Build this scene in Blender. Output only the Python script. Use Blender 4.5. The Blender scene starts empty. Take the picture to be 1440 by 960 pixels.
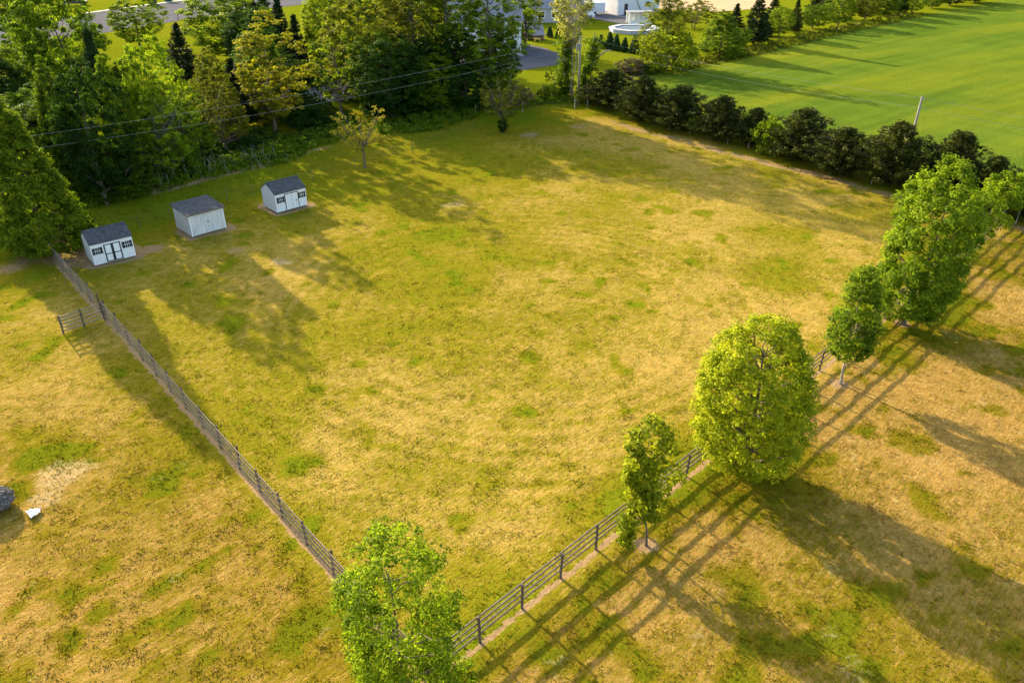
import bpy, bmesh, math, random
import numpy as np
from mathutils import Vector, Matrix

# ------------------------------------------------------------------ basics
S = bpy.context.scene
COL = S.collection
R = math.radians
CAM_H, PITCH, FPX = 26.0, R(30), 1120.0
CP, SP = math.cos(PITCH), math.sin(PITCH)

def G(px, py):
    """ground point of the surveyed photo coordinate"""
    a = PITCH + math.atan((py - 480) / FPX)
    Y = CAM_H / math.tan(a)
    d = CP * Y + SP * CAM_H
    return ((px - 720) / FPX * d, Y)

def top_at(px, py, Y):
    """x and height of a point seen at (px,py) that stands at distance Y"""
    k = (py - 480) / FPX
    u = (SP * Y + CP * k * Y) / (CP - SP * k)
    d = CP * Y + SP * u
    return (px - 720) / FPX * d, CAM_H - u

LIGHT = Vector((0.645, -0.764, 0)).normalized()      # the way shadows fall
SUN_EL = R(18.5)

# ------------------------------------------------------------------ noise
_rt = np.random.default_rng(7).random((257, 257))
_rt[256] = _rt[0]; _rt[:, 256] = _rt[:, 0]
def vnoise(x, y):
    xi = np.floor(x).astype(int); yi = np.floor(y).astype(int)
    fx = x - xi; fy = y - yi
    fx = fx * fx * (3 - 2 * fx); fy = fy * fy * (3 - 2 * fy)
    xi &= 255; yi &= 255
    a = _rt[xi, yi]; b = _rt[xi + 1, yi]; c = _rt[xi, yi + 1]; d = _rt[xi + 1, yi + 1]
    return (a * (1 - fx) + b * fx) * (1 - fy) + (c * (1 - fx) + d * fx) * fy
def fbm(x, y, s, o=3):
    t = np.zeros_like(x); w = 0; a = 1.0
    for i in range(o):
        t = t + a * vnoise(x * s + 13.7 * i + 3, y * s + 41.3 * i + 9); w += a
        a *= .55; s *= 2.1
    return t / w
def smooth(a, b, v):
    t = np.clip((v - a) / (b - a), 0, 1)
    return t * t * (3 - 2 * t)
def dseg(x, y, p, q):
    dx, dy = q[0] - p[0], q[1] - p[1]
    t = np.clip(((x - p[0]) * dx + (y - p[1]) * dy) / (dx * dx + dy * dy), 0, 1)
    return np.hypot(x - p[0] - t * dx, y - p[1] - t * dy)
def side(x, y, p, q):     # + on the left of p->q
    L = math.hypot(q[0] - p[0], q[1] - p[1])
    return ((q[0] - p[0]) * (y - p[1]) - (q[1] - p[1]) * (x - p[0])) / L

# ------------------------------------------------------------------ node helpers
class NT:
    def __init__(s, name):
        s.m = bpy.data.materials.new(name); s.m.use_nodes = True
        s.t = s.m.node_tree; s.t.nodes.clear()
        s.out = s.t.nodes.new('ShaderNodeOutputMaterial')
    def n(s, typ, **kw):
        nd = s.t.nodes.new(typ)
        for k, v in kw.items():
            if k == 'ins':
                for i, val in v.items():
                    if hasattr(val, 'is_linked') or isinstance(val, bpy.types.NodeSocket):
                        s.t.links.new(val, nd.inputs[i])
                    else:
                        nd.inputs[i].default_value = val
            else:
                setattr(nd, k, v)
        return nd
    def mix(s, f, a, b, mode='MIX'):
        nd = s.t.nodes.new('ShaderNodeMix'); nd.data_type = 'RGBA'; nd.blend_type = mode
        for i, val in ((0, f), (6, a), (7, b)):
            if isinstance(val, bpy.types.NodeSocket): s.t.links.new(val, nd.inputs[i])
            elif i == 0: nd.inputs[0].default_value = val
            else: nd.inputs[i].default_value = (*val, 1) if len(val) == 3 else val
        return nd.outputs[2]
    def math(s, op, a, b=0.0, c=None, clamp=False):
        nd = s.t.nodes.new('ShaderNodeMath'); nd.operation = op; nd.use_clamp = clamp
        for i, val in enumerate((a, b) if c is None else (a, b, c)):
            if isinstance(val, bpy.types.NodeSocket): s.t.links.new(val, nd.inputs[i])
            else: nd.inputs[i].default_value = val
        return nd.outputs[0]
    def rng(s, v, a, b, c=0., d=1.):
        nd = s.t.nodes.new('ShaderNodeMapRange')
        nd.inputs[1].default_value = a; nd.inputs[2].default_value = b
        nd.inputs[3].default_value = c; nd.inputs[4].default_value = d
        s.t.links.new(v, nd.inputs[0]); return nd.outputs[0]
    def noise(s, scale, detail=3, vec=None, rough=.55):
        nd = s.t.nodes.new('ShaderNodeTexNoise')
        nd.inputs['Scale'].default_value = scale; nd.inputs['Detail'].default_value = detail
        nd.inputs['Roughness'].default_value = rough
        if vec is not None: s.t.links.new(vec, nd.inputs['Vector'])
        return nd.outputs[0]
    def coord(s, scale=(1, 1, 1), rot=0):
        tc = s.t.nodes.new('ShaderNodeTexCoord')
        mr = s.t.nodes.new('ShaderNodeMapping'); mr.inputs['Rotation'].default_value = (0, 0, -rot)
        mp = s.t.nodes.new('ShaderNodeMapping'); mp.inputs['Scale'].default_value = scale
        s.t.links.new(tc.outputs['Object'], mr.inputs[0]); s.t.links.new(mr.outputs[0], mp.inputs[0]); return mp.outputs[0]
    def attr(s, name):
        nd = s.t.nodes.new('ShaderNodeAttribute'); nd.attribute_name = name
        return nd.outputs['Fac']
    def bump(s, h, strength=.5, dist=.1):
        nd = s.t.nodes.new('ShaderNodeBump')
        nd.inputs['Strength'].default_value = strength; nd.inputs['Distance'].default_value = dist
        s.t.links.new(h, nd.inputs['Height']); return nd.outputs[0]
    def bsdf(s, col, rough=.8, normal=None, spec=.3, metal=0.):
        b = s.t.nodes.new('ShaderNodeBsdfPrincipled')
        if isinstance(col, bpy.types.NodeSocket): s.t.links.new(col, b.inputs['Base Color'])
        else: b.inputs['Base Color'].default_value = (*col, 1)
        if isinstance(rough, bpy.types.NodeSocket): s.t.links.new(rough, b.inputs['Roughness'])
        else: b.inputs['Roughness'].default_value = rough
        b.inputs['Specular IOR Level'].default_value = spec
        b.inputs['Metallic'].default_value = metal
        if normal is not None: s.t.links.new(normal, b.inputs['Normal'])
        return b.outputs[0]
    def done(s, sh):
        s.t.links.new(sh, s.out.inputs[0]); return s.m

# ------------------------------------------------------------------ materials
def mat_plain(name, col, rough=.7, var=.25, scale=3., stretch=(1, 1, 1), spec=.3, metal=0., bump=.15):
    t = NT(name); c = t.coord(stretch)
    n = t.noise(scale, 4, c); n2 = t.noise(scale * 7, 3, c)
    f = t.math('MULTIPLY_ADD', n, .65, t.math('MULTIPLY', n2, .35))
    dk = tuple(v * (1 - var) for v in col); lt = tuple(min(1, v * (1 + var)) for v in col)
    co = t.mix(t.rng(f, .3, .7), dk, lt)
    return t.done(t.bsdf(co, rough, t.bump(n2, bump, .02), spec, metal))

def mat_leaf(name, a, b, trans=.48, hue=.22):
    """a = deeper leaf, b = fresher leaf; picked per leaf and per clump"""
    t = NT(name)
    tint = t.attr('tint')
    oi = t.n('ShaderNodeObjectInfo').outputs['Random']
    c = t.mix(t.math('POWER', tint, 1.5), a, b)
    f = t.rng(oi, 0, 1, 1 - hue, 1 + hue)
    hs = t.n('ShaderNodeHueSaturation')
    hs.inputs['Saturation'].default_value = 1.0
    t.t.links.new(f, hs.inputs['Value']); t.t.links.new(c, hs.inputs['Color'])
    col = hs.outputs[0]
    d = t.n('ShaderNodeBsdfPrincipled')
    t.t.links.new(col, d.inputs['Base Color']); d.inputs['Roughness'].default_value = .7
    d.inputs['Specular IOR Level'].default_value = .08
    tr = t.n('ShaderNodeBsdfTranslucent')
    tc = t.mix(1.0, col, (1.15, 1.2, .5), 'MULTIPLY')
    t.t.links.new(tc, tr.inputs[0])
    mx = t.n('ShaderNodeMixShader'); mx.inputs[0].default_value = trans
    t.t.links.new(d.outputs[0], mx.inputs[1]); t.t.links.new(tr.outputs[0], mx.inputs[2])
    return t.done(mx.outputs[0])

LEAF = {
    'mid':    mat_leaf('leaf_mid', (.042, .080, .005), (.215, .300, .015)),
    'bright': mat_leaf('leaf_bright', (.070, .122, .005), (.33, .41, .018)),
    'lime':   mat_leaf('leaf_lime', (.115, .160, .006), (.34, .375, .016)),
    'fresh':  mat_leaf('leaf_fresh', (.085, .145, .007), (.29, .375, .018)),
    'limeb':  mat_leaf('leaf_lime_fine', (.19, .24, .008), (.50, .51, .018)),
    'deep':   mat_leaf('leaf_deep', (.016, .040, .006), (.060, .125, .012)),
    'cedar':  mat_leaf('leaf_cedar', (.024, .033, .006), (.125, .130, .016), .12),
    'spruce': mat_leaf('leaf_spruce', (.010, .022, .007), (.040, .070, .016), .12),
    'olive':  mat_leaf('leaf_olive', (.075, .096, .008), (.255, .265, .018)),
    'gold':   mat_leaf('leaf_gold', (.115, .122, .007), (.37, .335, .018)),
    'pale':   mat_leaf('leaf_pale', (.26, .27, .07), (.46, .44, .14)),
    'bud':    mat_leaf('leaf_bud', (.26, .23, .02), (.44, .37, .03)),
    'arbor':  mat_leaf('leaf_arborvitae', (.020, .055, .016), (.045, .105, .022), .12),
    'maroon': mat_leaf('leaf_maroon', (.10, .075, .035), (.20, .150, .070), .2),
}
BARK = mat_plain('bark', (.13, .10, .075), .9, .4, 2.5, (1, 1, .25), bump=.5)
BARK_PALE = mat_plain('bark_pale', (.30, .25, .19), .9, .3, 2.5, (1, 1, .25), bump=.4)

# ------------------------------------------------------------------ mesh builder
class MB:
    def __init__(s): s.v = []; s.f = []; s.mi = []
    def add(s, vs, fs, m=0):
        b = len(s.v); s.v += [tuple(p) for p in vs]
        for f in fs: s.f.append([b + i for i in f]); s.mi.append(m)
        return s
    def box(s, c, size, rz=0, m=0, M=None):
        x, y, z = (d / 2 for d in size)
        vs = [Vector((i * x, j * y, k * z)) for i in (-1, 1) for j in (-1, 1) for k in (-1, 1)]
        T = Matrix.Translation(c) @ Matrix.Rotation(rz, 4, 'Z')
        if M is not None: T = M @ T
        vs = [T @ v for v in vs]
        return s.add(vs, [(0, 1, 3, 2), (4, 6, 7, 5), (0, 4, 5, 1), (2, 3, 7, 6), (0, 2, 6, 4), (1, 5, 7, 3)], m)
    def tube(s, pts, rad, n=6, m=0, cap=True):
        pts = [Vector(p) for p in pts]
        if not hasattr(rad, '__len__'): rad = [rad] * len(pts)
        rings = []; u = None
        for i, p in enumerate(pts):
            d = (pts[min(i + 1, len(pts) - 1)] - pts[max(i - 1, 0)]).normalized()
            if u is None:
                u = d.orthogonal().normalized()
            else:
                u = (u - d * u.dot(d)); u = u.normalized() if u.length > 1e-5 else d.orthogonal().normalized()
            w = d.cross(u)
            rings.append([p + (u * math.cos(a) + w * math.sin(a)) * rad[i] for a in [2 * math.pi * k / n for k in range(n)]])
        vs = [p for r in rings for p in r]
        fs = [(i * n + k, i * n + (k + 1) % n, (i + 1) * n + (k + 1) % n, (i + 1) * n + k) for i in range(len(pts) - 1) for k in range(n)]
        if cap:
            fs.append(tuple(range(n))[::-1]); fs.append(tuple((len(pts) - 1) * n + k for k in range(n)))
        return s.add(vs, fs, m)
    def prism(s, prof, x0, x1, M=None, m=0):
        """profile of (y,z) points pushed along x"""
        n = len(prof)
        vs = [Vector((x0, y, z)) for y, z in prof] + [Vector((x1, y, z)) for y, z in prof]
        if M is not None: vs = [M @ v for v in vs]
        fs = [tuple(range(n))[::-1], tuple(range(n, 2 * n))] + [(i, (i + 1) % n, n + (i + 1) % n, n + i) for i in range(n)]
        return s.add(vs, fs, m)
    def build(s, name, mats, parent=None, smooth_=False):
        me = bpy.data.meshes.new(name); me.from_pydata(s.v, [], s.f)
        if not isinstance(mats, (list, tuple)): mats = [mats]
        for mm in mats: me.materials.append(mm)
        if len(mats) > 1: me.polygons.foreach_set('material_index', s.mi)
        bm = bmesh.new(); bm.from_mesh(me); bmesh.ops.recalc_face_normals(bm, faces=bm.faces[:]); bm.to_mesh(me); bm.free()
        if smooth_: me.polygons.foreach_set('use_smooth', [True] * len(me.polygons))
        me.update()
        return link(name, me, parent)

def link(name, me, parent=None):
    o = bpy.data.objects.new(name, me); COL.objects.link(o)
    if parent is not None: o.parent = parent
    return o
def tag(o, label, cat, group=None):
    o['label'] = label; o['category'] = cat
    if group: o['group'] = group
    return o
def empty(name, loc, rz=0, label=None, cat=None, group=None):
    o = bpy.data.objects.new(name, None); COL.objects.link(o)
    o.location = loc; o.rotation_euler = (0, 0, rz); o.empty_display_size = .3
    if label: tag(o, label, cat, group)
    return o
def struct(o, kind='structure'):
    o['kind'] = kind; return o

def fast_mesh(name, V, k, mat, attrs=None, smooth_=False):
    """V: (n*k,3) vertices, n polygons of k corners each"""
    n = len(V) // k
    me = bpy.data.meshes.new(name)
    me.vertices.add(len(V)); me.vertices.foreach_set('co', np.ascontiguousarray(V, dtype=np.float32).ravel())
    me.loops.add(n * k); me.loops.foreach_set('vertex_index', np.arange(n * k, dtype=np.int32))
    me.polygons.add(n); me.polygons.foreach_set('loop_start', np.arange(0, n * k, k, dtype=np.int32))
    me.polygons.foreach_set('loop_total', np.full(n, k, dtype=np.int32))
    me.update(calc_edges=True)
    for an, av in (attrs or {}).items():
        a = me.attributes.new(an, 'FLOAT', 'POINT'); a.data.foreach_set('value', np.ascontiguousarray(av, dtype=np.float32))
    me.materials.append(mat)
    return me

# ------------------------------------------------------------------ foliage
def nrm(a): return a / np.maximum(np.linalg.norm(a, axis=-1, keepdims=True), 1e-6)

def leaves(rng, C, O, per, cr, leaf, up=.45, rand=.75, flat=.75, tintspread=.35, ctint=None):
    """leaf faces in clumps: C centres, O outward directions"""
    n = len(C) * per
    c = np.repeat(C, per, 0); o = np.repeat(O, per, 0)
    g = rng.normal(size=(n, 3)); g = nrm(g) * (rng.random((n, 1)) ** .45)
    crr = np.repeat(cr if hasattr(cr, '__len__') else np.full(len(C), cr), per)[:, None]
    g[:, 2] *= flat
    p = c + g * crr
    nn = nrm(o * .55 + nrm(g) * .55 + np.array([0, 0, up]) + rng.normal(size=(n, 3)) * rand)
    t = nrm(np.cross(nn, rng.normal(size=(n, 3))))
    b = np.cross(nn, t)
    L = leaf * (.6 + .8 * rng.random((n, 1)))
    W = L * (.42 + .2 * rng.random((n, 1)))
    fold = nn * L * .16
    V = np.stack([p - t * L * .5, p + b * W * .5 + fold, p + t * L * .5, p - b * W * .5 + fold], 1).reshape(-1, 3)
    if ctint is None: ctint = rng.random(len(C))
    ti = np.clip(np.repeat(ctint, per) * .65 + rng.random(n) * .35, 0, 1)
    return V, np.repeat(ti, 4)

PROF = {
    'round':  lambda t: np.sqrt(np.clip(1 - (2 * t - .95) ** 2 * .98, 0, 1)),
    'dome':   lambda t: np.clip(1 - np.abs(2 * t - 1.0) ** 2.15, 0, 1) ** .5 * (1.05 - .16 * t),
    'oval':   lambda t: np.sqrt(np.clip(1 - np.abs(2 * (t ** .85) - .86) ** 2.1 * .78, 0, 1)) * np.clip((1.04 - t) * 3.2, 0, 1) ** .6,
    'cone':   lambda t: np.clip(1.02 - t, 0, 1) ** .75 * np.clip(t * 7 + .55, 0, 1),
    'vase':   lambda t: np.clip(.25 + t * 1.0, 0, 1) * np.clip((1.05 - t) * 4, 0, 1) ** .5,
    'column': lambda t: .75 * np.clip((1.03 - t) * 3.5, 0, 1) ** .7 * np.clip(t * 5 + .5, 0, 1),
    'egg':    lambda t: np.sin(np.clip(t * .93 + .07, 0, 1) ** .72 * math.pi) ** .75,
}
def limb(mb, p, q, r0, r1, rng, sag=.06, n=5, seg=4):
    p = Vector(p); q = Vector(q); d = q - p; L = d.length
    pts = []
    for i in range(seg + 1):
        t = i / seg
        w = Vector(rng.normal(size=3)) * L * .035 * (0 < i < seg)
        pts.append(p + d * t + Vector((0, 0, L * sag * math.sin(math.pi * t))) * -1 + w)
    mb.tube(pts, [r0 + (r1 - r0) * i / seg for i in range(seg + 1)], n)

def crown_shape(rng, H, base, Rr, prof, nc, lump=.28, shell=.5, zbias=1.0, lean=(0, 0), lobes=9):
    t = rng.random(nc * 3) ** zbias
    pr = PROF[prof](t)
    keep = rng.random(nc * 3) < np.clip(pr, .08, 1) ; t = t[keep][:nc]; pr = pr[keep][:nc]
    m = len(t); az = rng.random(m) * 2 * math.pi
    ld = nrm(rng.normal(size=(lobes, 3))); la = rng.normal(size=lobes) * lump
    la = np.where(la < 0, la * .45, la * .9)
    dirs = np.stack([np.cos(az), np.sin(az), 2 * t - 1], 1); dirs = nrm(dirs)
    lum = 1 + (np.maximum(dirs @ ld.T - .35, 0) * la).sum(1) * 1.3
    rr = shell + (1 - shell) * rng.random(m) ** .5
    r = Rr * pr * lum * rr
    z = base + (H - base) * t * (1 + (lum - 1) * .22)
    C = np.stack([r * np.cos(az) + lean[0] * t, r * np.sin(az) + lean[1] * t, z], 1)
    mid = np.array([0, 0, base + (H - base) * .45])
    O = nrm((C - mid) * np.array([1, 1, Rr * 1.6 / max(H - base, .1)]))
    return C, O

def deciduous(seed, H, base, Rr, prof, nc, per, leaf, cr, trunk_r, lump=.28, shell=.5, zbias=1., lean=(0, 0), nl=18, bark=None,
              up=.45, rand=.75, flat=.75, stems=1, extra=None, leafmat=None):
    rng = np.random.default_rng(seed)
    C, O = crown_shape(rng, H, base, Rr, prof, nc, lump, shell, zbias, lean)
    if extra is not None: 
        C = np.concatenate([C, extra]); O = np.concatenate([O, nrm(extra - np.array([0, 0, extra[:, 2].mean()]) + 1e-3)])
    V, ti = leaves(rng, C, O, per, cr * (.6 + .8 * rng.random(len(C))), leaf, up, rand, flat)
    crown = fast_mesh('crown', V, 4, leafmat, {'tint': ti})
    mb = MB()
    for sidx in range(stems):
        a = sidx * 2.4
        off = Vector((math.cos(a), math.sin(a), 0)) * (0 if stems == 1 else trunk_r * 1.5)
        spread = Vector((math.cos(a), math.sin(a), 0)) * (0 if stems == 1 else Rr * .35)
        top = Vector((lean[0] * .8, lean[1] * .8, base + (H - base) * .8)) + spread
        pts = [off, off + (top - off) * .02 + Vector((0, 0, .05))]
        for k in range(1, 7):
            t = k / 6
            pts.append(off.lerp(top, t) + Vector((rng.normal(), rng.normal(), 0)) * H * .008)
        tr = trunk_r / (stems ** .4)
        mb.tube(pts, [tr * 1.5, tr * 1.12] + [tr * (1 - .85 * k / 6) for k in range(1, 7)], 8)
        idx = rng.permutation(len(C))[:nl]
        for i in idx:
            q = Vector(C[i]); h = max(base * .85, q.z - (Vector((q.x, q.y, 0)).length) * .75)
            tt = min(.95, max(.05, h / max(top.z, .1)))
            p = off.lerp(top, tt)
            limb(mb, p, q, tr * (1 - .8 * tt) * .55 + .008, .012, rng)
    tm = mb.build('trunk', bark or BARK, None, True)
    tme = tm.data; bpy.data.objects.remove(tm)
    return crown, tme

def conifer(seed, H, base, Rr, leafmat, levels=22, per_level=9, per=26, leaf=.3, droop=-.05, upturn=.25, shape=.8, trunk_r=.15, ragged=.25, cr=.34):
    rng = np.random.default_rng(seed)
    C = []; O = []; mb = MB()
    mb.tube([(0, 0, 0), (0, 0, H * .5), (0, 0, H * .96)], [trunk_r * 1.2, trunk_r * .7, .015], 7)
    for lv in range(levels):
        t = (lv + rng.random() * .6) / levels
        z = base + (H - base) * t
        rl = Rr * max(.05, (1 - t)) ** shape * min(1, .72 + t * 3)
        nb = max(4, int(per_level * (1 - t * .5)))
        a0 = rng.random() * 6.28
        for b in range(nb):
            a = a0 + 6.283 * b / nb + rng.normal() * .15
            L = rl * (1 - ragged + 2 * ragged * rng.random())
            d = np.array([math.cos(a), math.sin(a), 0])
            steps = max(2, int(L / .45))
            for k in range(steps):
                f = (k + .6) / steps
                if f < .25 and L > 1: continue
                zz = z + L * (droop * f + upturn * f * f)
                C.append(d * L * f + np.array([0, 0, zz])); O.append(nrm(d + np.array([0, 0, .5])))
            if rng.random() < .5:
                mb.tube([(0, 0, z), tuple(d * L * .9 + np.array([0, 0, z + L * (droop + upturn) * .8]))], [.03, .01], 4)
    # leader
    for k in range(4): C.append(np.array([rng.normal() * .05, rng.normal() * .05, H - .12 * k])); O.append(np.array([0, 0, 1.]))
    C = np.array(C); O = np.array(O)
    n = len(C) * per
    c = np.repeat(C, per, 0); o = np.repeat(O, per, 0)
    p = c + nrm(rng.normal(size=(n, 3))) * (rng.random((n, 1)) ** .5) * cr
    t = nrm(o + rng.normal(size=(n, 3)) * .55)          # sprays point outwards
    s = nrm(np.cross(t, rng.normal(size=(n, 3))))
    nn = np.cross(t, s)
    L = leaf * (.6 + .8 * rng.random((n, 1))); W = L * .34
    V = np.stack([p - t * L * .5, p + s * W * .5 + nn * L * .1, p + t * L * .55, p - s * W * .5 + nn * L * .1], 1).reshape(-1, 3)
    ti = np.clip(np.repeat(rng.random(len(C)), per) * .6 + rng.random(n) * .4, 0, 1)
    crown = fast_mesh('crown', V, 4, leafmat, {'tint': np.repeat(ti, 4)})
    tm = mb.build('trunk', BARK, None, True); tme = tm.data; bpy.data.objects.remove(tm)
    return crown, tme

def plant_tree(name, meshes, loc, rz, sc, label, cat='tree', group=None):
    r = empty(name, loc, rz, label, cat, group); r.scale = sc
    link('crown', meshes[0], r); link('trunk', meshes[1], r)
    return r

# ------------------------------------------------------------------ survey of the plan
CORNER = (-3.1, 19.5)
LF_END = G(68, 356)
RF_END = (44.0, 66.6)
POLE_A, POLE_B = (8.8, 108.2), (39.0, 77.2)
POLE_C = (-47.5, 58.5)
HEDGE0, HEDGE1 = G(828, 158), G(1436, 312)
WOOD0, WOOD1 = G(96, 290), G(690, 152)
SHEDS = [(G(134, 375.5), G(192, 361)), (G(270.8, 335), G(318.7, 321.5)), (G(390, 301), G(432.5, 289.5))]
T_BOTTOM = G(568, 1003); T_THIN = G(909, 767); T_ROUND = (11.75, 31.9); T_SMALL = G(1182, 540); T_TALL = G(1270, 456)
T_YOUNG1 = G(1360, 364); T_YOUNG2 = G(1403, 316); B1 = G(513, 236); B2 = G(706, 186)
T_LEFT = G(2, 352)

# ------------------------------------------------------------------ ground masks
def ground_masks(x, y):
    big = fbm(x, y, .05, 3); med = fbm(x + 50, y, .22, 3); sm = fbm(x, y + 80, .8, 3); cl = fbm(x + 9, y + 5, .45, 2)
    lf = side(x, y, CORNER, LF_END)          # + = outside (left pasture)
    rf = side(x, y, CORNER, RF_END)          # - = outside (right pasture)
    wd = side(x, y, WOOD0, WOOD1)            # + = in the wood and beyond
    hd = side(x, y, HEDGE0, HEDGE1)          # + = beyond hedge
    inside = smooth(.6, -.6, lf) * smooth(-.6, .6, rf)
    g = .43 + (big - .5) * .55 + (med - .5) * .6
    clump = smooth(.56, .70, cl * .55 + sm * .45); spot = smooth(.74, .84, fbm(x + 77, y + 19, .55, 2))
    # drier pasture bottom-left and right with green clumps
    dry_l = smooth(46, 26, y) * smooth(0, 2, lf)
    dry_r = smooth(0, 3, -rf)
    g = g - .16 * dry_l - .15 * dry_r
    g = g + spot * .55 + clump * (.16 + .40 * np.maximum(dry_l, dry_r * .9) + .15 * smooth(0, 2, lf))
    # greener band round the paddock edge and near the wood
    g = g + .40 * smooth(22, 2, np.abs(wd)) * (wd < 2) + .22 * smooth(3.5, .8, np.abs(rf)) * inside
    g = g + .42 * smooth(-1, 4, wd) + .45 * smooth(-2, 3, hd)
    g = g + .35 * smooth(9, 3, np.hypot(x + 6.3, y - 19)) * (.4 + sm) * smooth(0, 1, lf)
    for (p, r, a) in ((T_ROUND, 5.0, .5), (G(905, 700), 3.2, .45), (G(640, 940), 2.6, .5), (G(850, 815), 1.2, .6), (T_TALL, 6, .5), (G(1085, 385), 4.5, .35),
                      (G(610, 330), 3, .3), (G(720, 165), 5, .45), (G(60, 620), 3, .3)):
        g = g + a * smooth(r, r * .35, np.hypot(x - p[0], y - p[1])) * (.35 + 1.1 * sm)
    # faint mower rings
    c = G(735, 440); rr = np.hypot(x - c[0], y - c[1])
    g = g + .085 * np.sin(rr * 5.2 + med * 2.5) * smooth(8, 13, rr) * smooth(26, 17, rr) * inside
    # bare soil
    s = np.zeros_like(x)
    br = .35 + .9 * sm
    for (a, b) in SHEDS:
        ex = np.array([b[0] - a[0], b[1] - a[1]]); w = np.linalg.norm(ex); ex = ex / w; ey = np.array([-ex[1], ex[0]])
        u = (x - a[0]) * ex[0] + (y - a[1]) * ex[1]; v = (x - a[0]) * ey[0] + (y - a[1]) * ey[1]
        dd = np.hypot(np.maximum(np.abs(u - w / 2 ) - w / 2, 0), np.maximum(np.abs(v - 1.2) - 1.25, 0))
        s = np.maximum(s, smooth(.85, .25, dd + (med - .5) * 1.6) * (.6 + .6 * sm))
    s = np.maximum(s, smooth(6.5, 2, np.hypot((x - G(95, 352)[0]) * .8, y - G(95, 352)[1]) + (med - .5) * 6) * .85 * br)
    s = np.maximum(s, smooth(1.2, .7, np.hypot(x - G(212, 350)[0], y - G(212, 350)[1])) * br)
    s = np.maximum(s, smooth(1.4, .3, np.abs(hd + 1.6 + (med - .5) * 1.5)) * .75 * br * (x > 12) * (x < 46))
    s = np.maximum(s, smooth(1.6, .2, np.abs(wd + .8 + (med - .5) * 3)) * .6 * smooth(.45, .6, big + (med - .5) * .4))
    for (p, r, a) in ((T_THIN, 1.0, .9), (T_SMALL, .8, .9), (T_TALL, .9, .8), (G(815, 178), 2.2, .5), (G(745, 190), 2.2, .55), (G(1090, 690), 2.4, .22), (G(330, 352), 1.3, .5)):
        s = np.maximum(s, smooth(r, r * .3, np.hypot(x - p[0], y - p[1]) + (sm - .5) * .8) * a)
    # pale worn / ashy ground
    pale = np.zeros_like(x)
    for (p, r, a) in ((G(85, 668), 2.0, .62), (G(60, 700), 1.6, .6), (G(640, 287), 1.8, .6), (G(391, 368), 1.5, .7), (G(120, 655), 1.0, .5)):
        pale = np.maximum(pale, smooth(r, r * .35, np.hypot(x - p[0], (y - p[1]) * 1.15) + (sm - .5) * 1.5) * a)
    worn = smooth(.56, .78, fbm(x + 200, y + 31, .55, 3)) * (.22 + .22 * np.maximum(dry_l, dry_r))
    pale = np.maximum(pale, worn)
    dry = np.maximum(smooth(50, 24, y) * smooth(0, 2, lf), smooth(0, 2, -rf) * .95)
    return np.clip(g, 0, 1), np.clip(s, 0, 1), np.clip(pale, 0, 1), np.clip(dry, 0, 1)

def relief(x, y):
    """low bumps of the meadow; none where paved sheets lie"""
    k = smooth(112, 100, y) * smooth(-2, -6, side(x, y, HEDGE0, HEDGE1)) * smooth(2, -2, side(x, y, WOOD0, WOOD1))
    return k * ((fbm(x, y, .35, 2) - .5) * .10 + (vnoise(x * 1.6 + 7, y * 1.6) - .5) * .045)

# ground shader
t = NT('meadow')
co = t.coord()
g = t.attr('green'); so = t.attr('soil'); pa = t.attr('pale')
n_f = t.noise(4.0, 5, co, .72); n_ff = t.noise(26, 3, co, .6); n_m = t.noise(1.7, 4, co, .6)
cst = t.coord((.45, 2.0, 1), R(46)); n_st = t.noise(3.2, 4, cst, .65)
gg = t.math('ADD', t.math('ADD', g, t.math('MULTIPLY', t.math('SUBTRACT', n_m, .5), .8)), t.math('MULTIPLY', t.math('SUBTRACT', n_f, .5), 1.1))
gg = t.math('ADD', gg, t.math('MULTIPLY', t.math('SUBTRACT', n_st, .5), 1.1))
straw = t.mix(t.rng(n_ff, .32, .68), (.27, .165, .028), (.49, .33, .075))
straw = t.mix(t.rng(n_f, .52, .72), straw, (.62, .46, .17))
grn = t.mix(t.rng(n_f, .3, .7), (.132, .113, .005), (.280, .229, .014))
lush = t.mix(t.rng(n_ff, .3, .7), (.085, .120, .004), (.20, .215, .008))
c = t.mix(t.rng(gg, .12, .52), straw, grn)
c = t.mix(t.rng(gg, .62, .98), c, lush)
dr = t.attr('dry')
c = t.mix(t.math('MULTIPLY', dr, t.rng(n_m, .3, .7, .55, 1.)), c, t.mix(1., c, (.80, .69, .80), 'MULTIPLY'))
px_ = t.n('ShaderNodeSeparateXYZ'); t.t.links.new(co, px_.inputs[0])
def line_d(p, q, off):
    L = math.hypot(q[0] - p[0], q[1] - p[1]); nx, ny = -(q[1] - p[1]) / L, (q[0] - p[0]) / L
    d = t.math('ADD', t.math('ADD', t.math('MULTIPLY', px_.outputs[0], nx), t.math('MULTIPLY', px_.outputs[1], ny)), -(p[0] * nx + p[1] * ny) - off)
    al = t.math('ADD', t.math('ADD', t.math('MULTIPLY', px_.outputs[0], (q[0] - p[0]) / L), t.math('MULTIPLY', px_.outputs[1], (q[1] - p[1]) / L)), -(p[0] * (q[0] - p[0]) + p[1] * (q[1] - p[1])) / L)
    inb = t.math('MULTIPLY', t.math('GREATER_THAN', al, 0.), t.math('LESS_THAN', al, L))
    dd = t.math('ADD', t.math('ABSOLUTE', d), t.math('MULTIPLY', t.math('SUBTRACT', n_m, .5), .7))
    return t.math('MULTIPLY', inb, t.rng(dd, .25, .02))
so = t.math('MAXIMUM', so, t.math('MAXIMUM', line_d(CORNER, LF_END, .10), line_d(CORNER, RF_END, -.10)))
soilc = t.mix(n_f, (.25, .15, .065), (.42, .28, .14))
sf = t.rng(t.math('ADD', so, t.math('MULTIPLY', t.math('SUBTRACT', n_f, .5), .9)), .35, .62)
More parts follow.
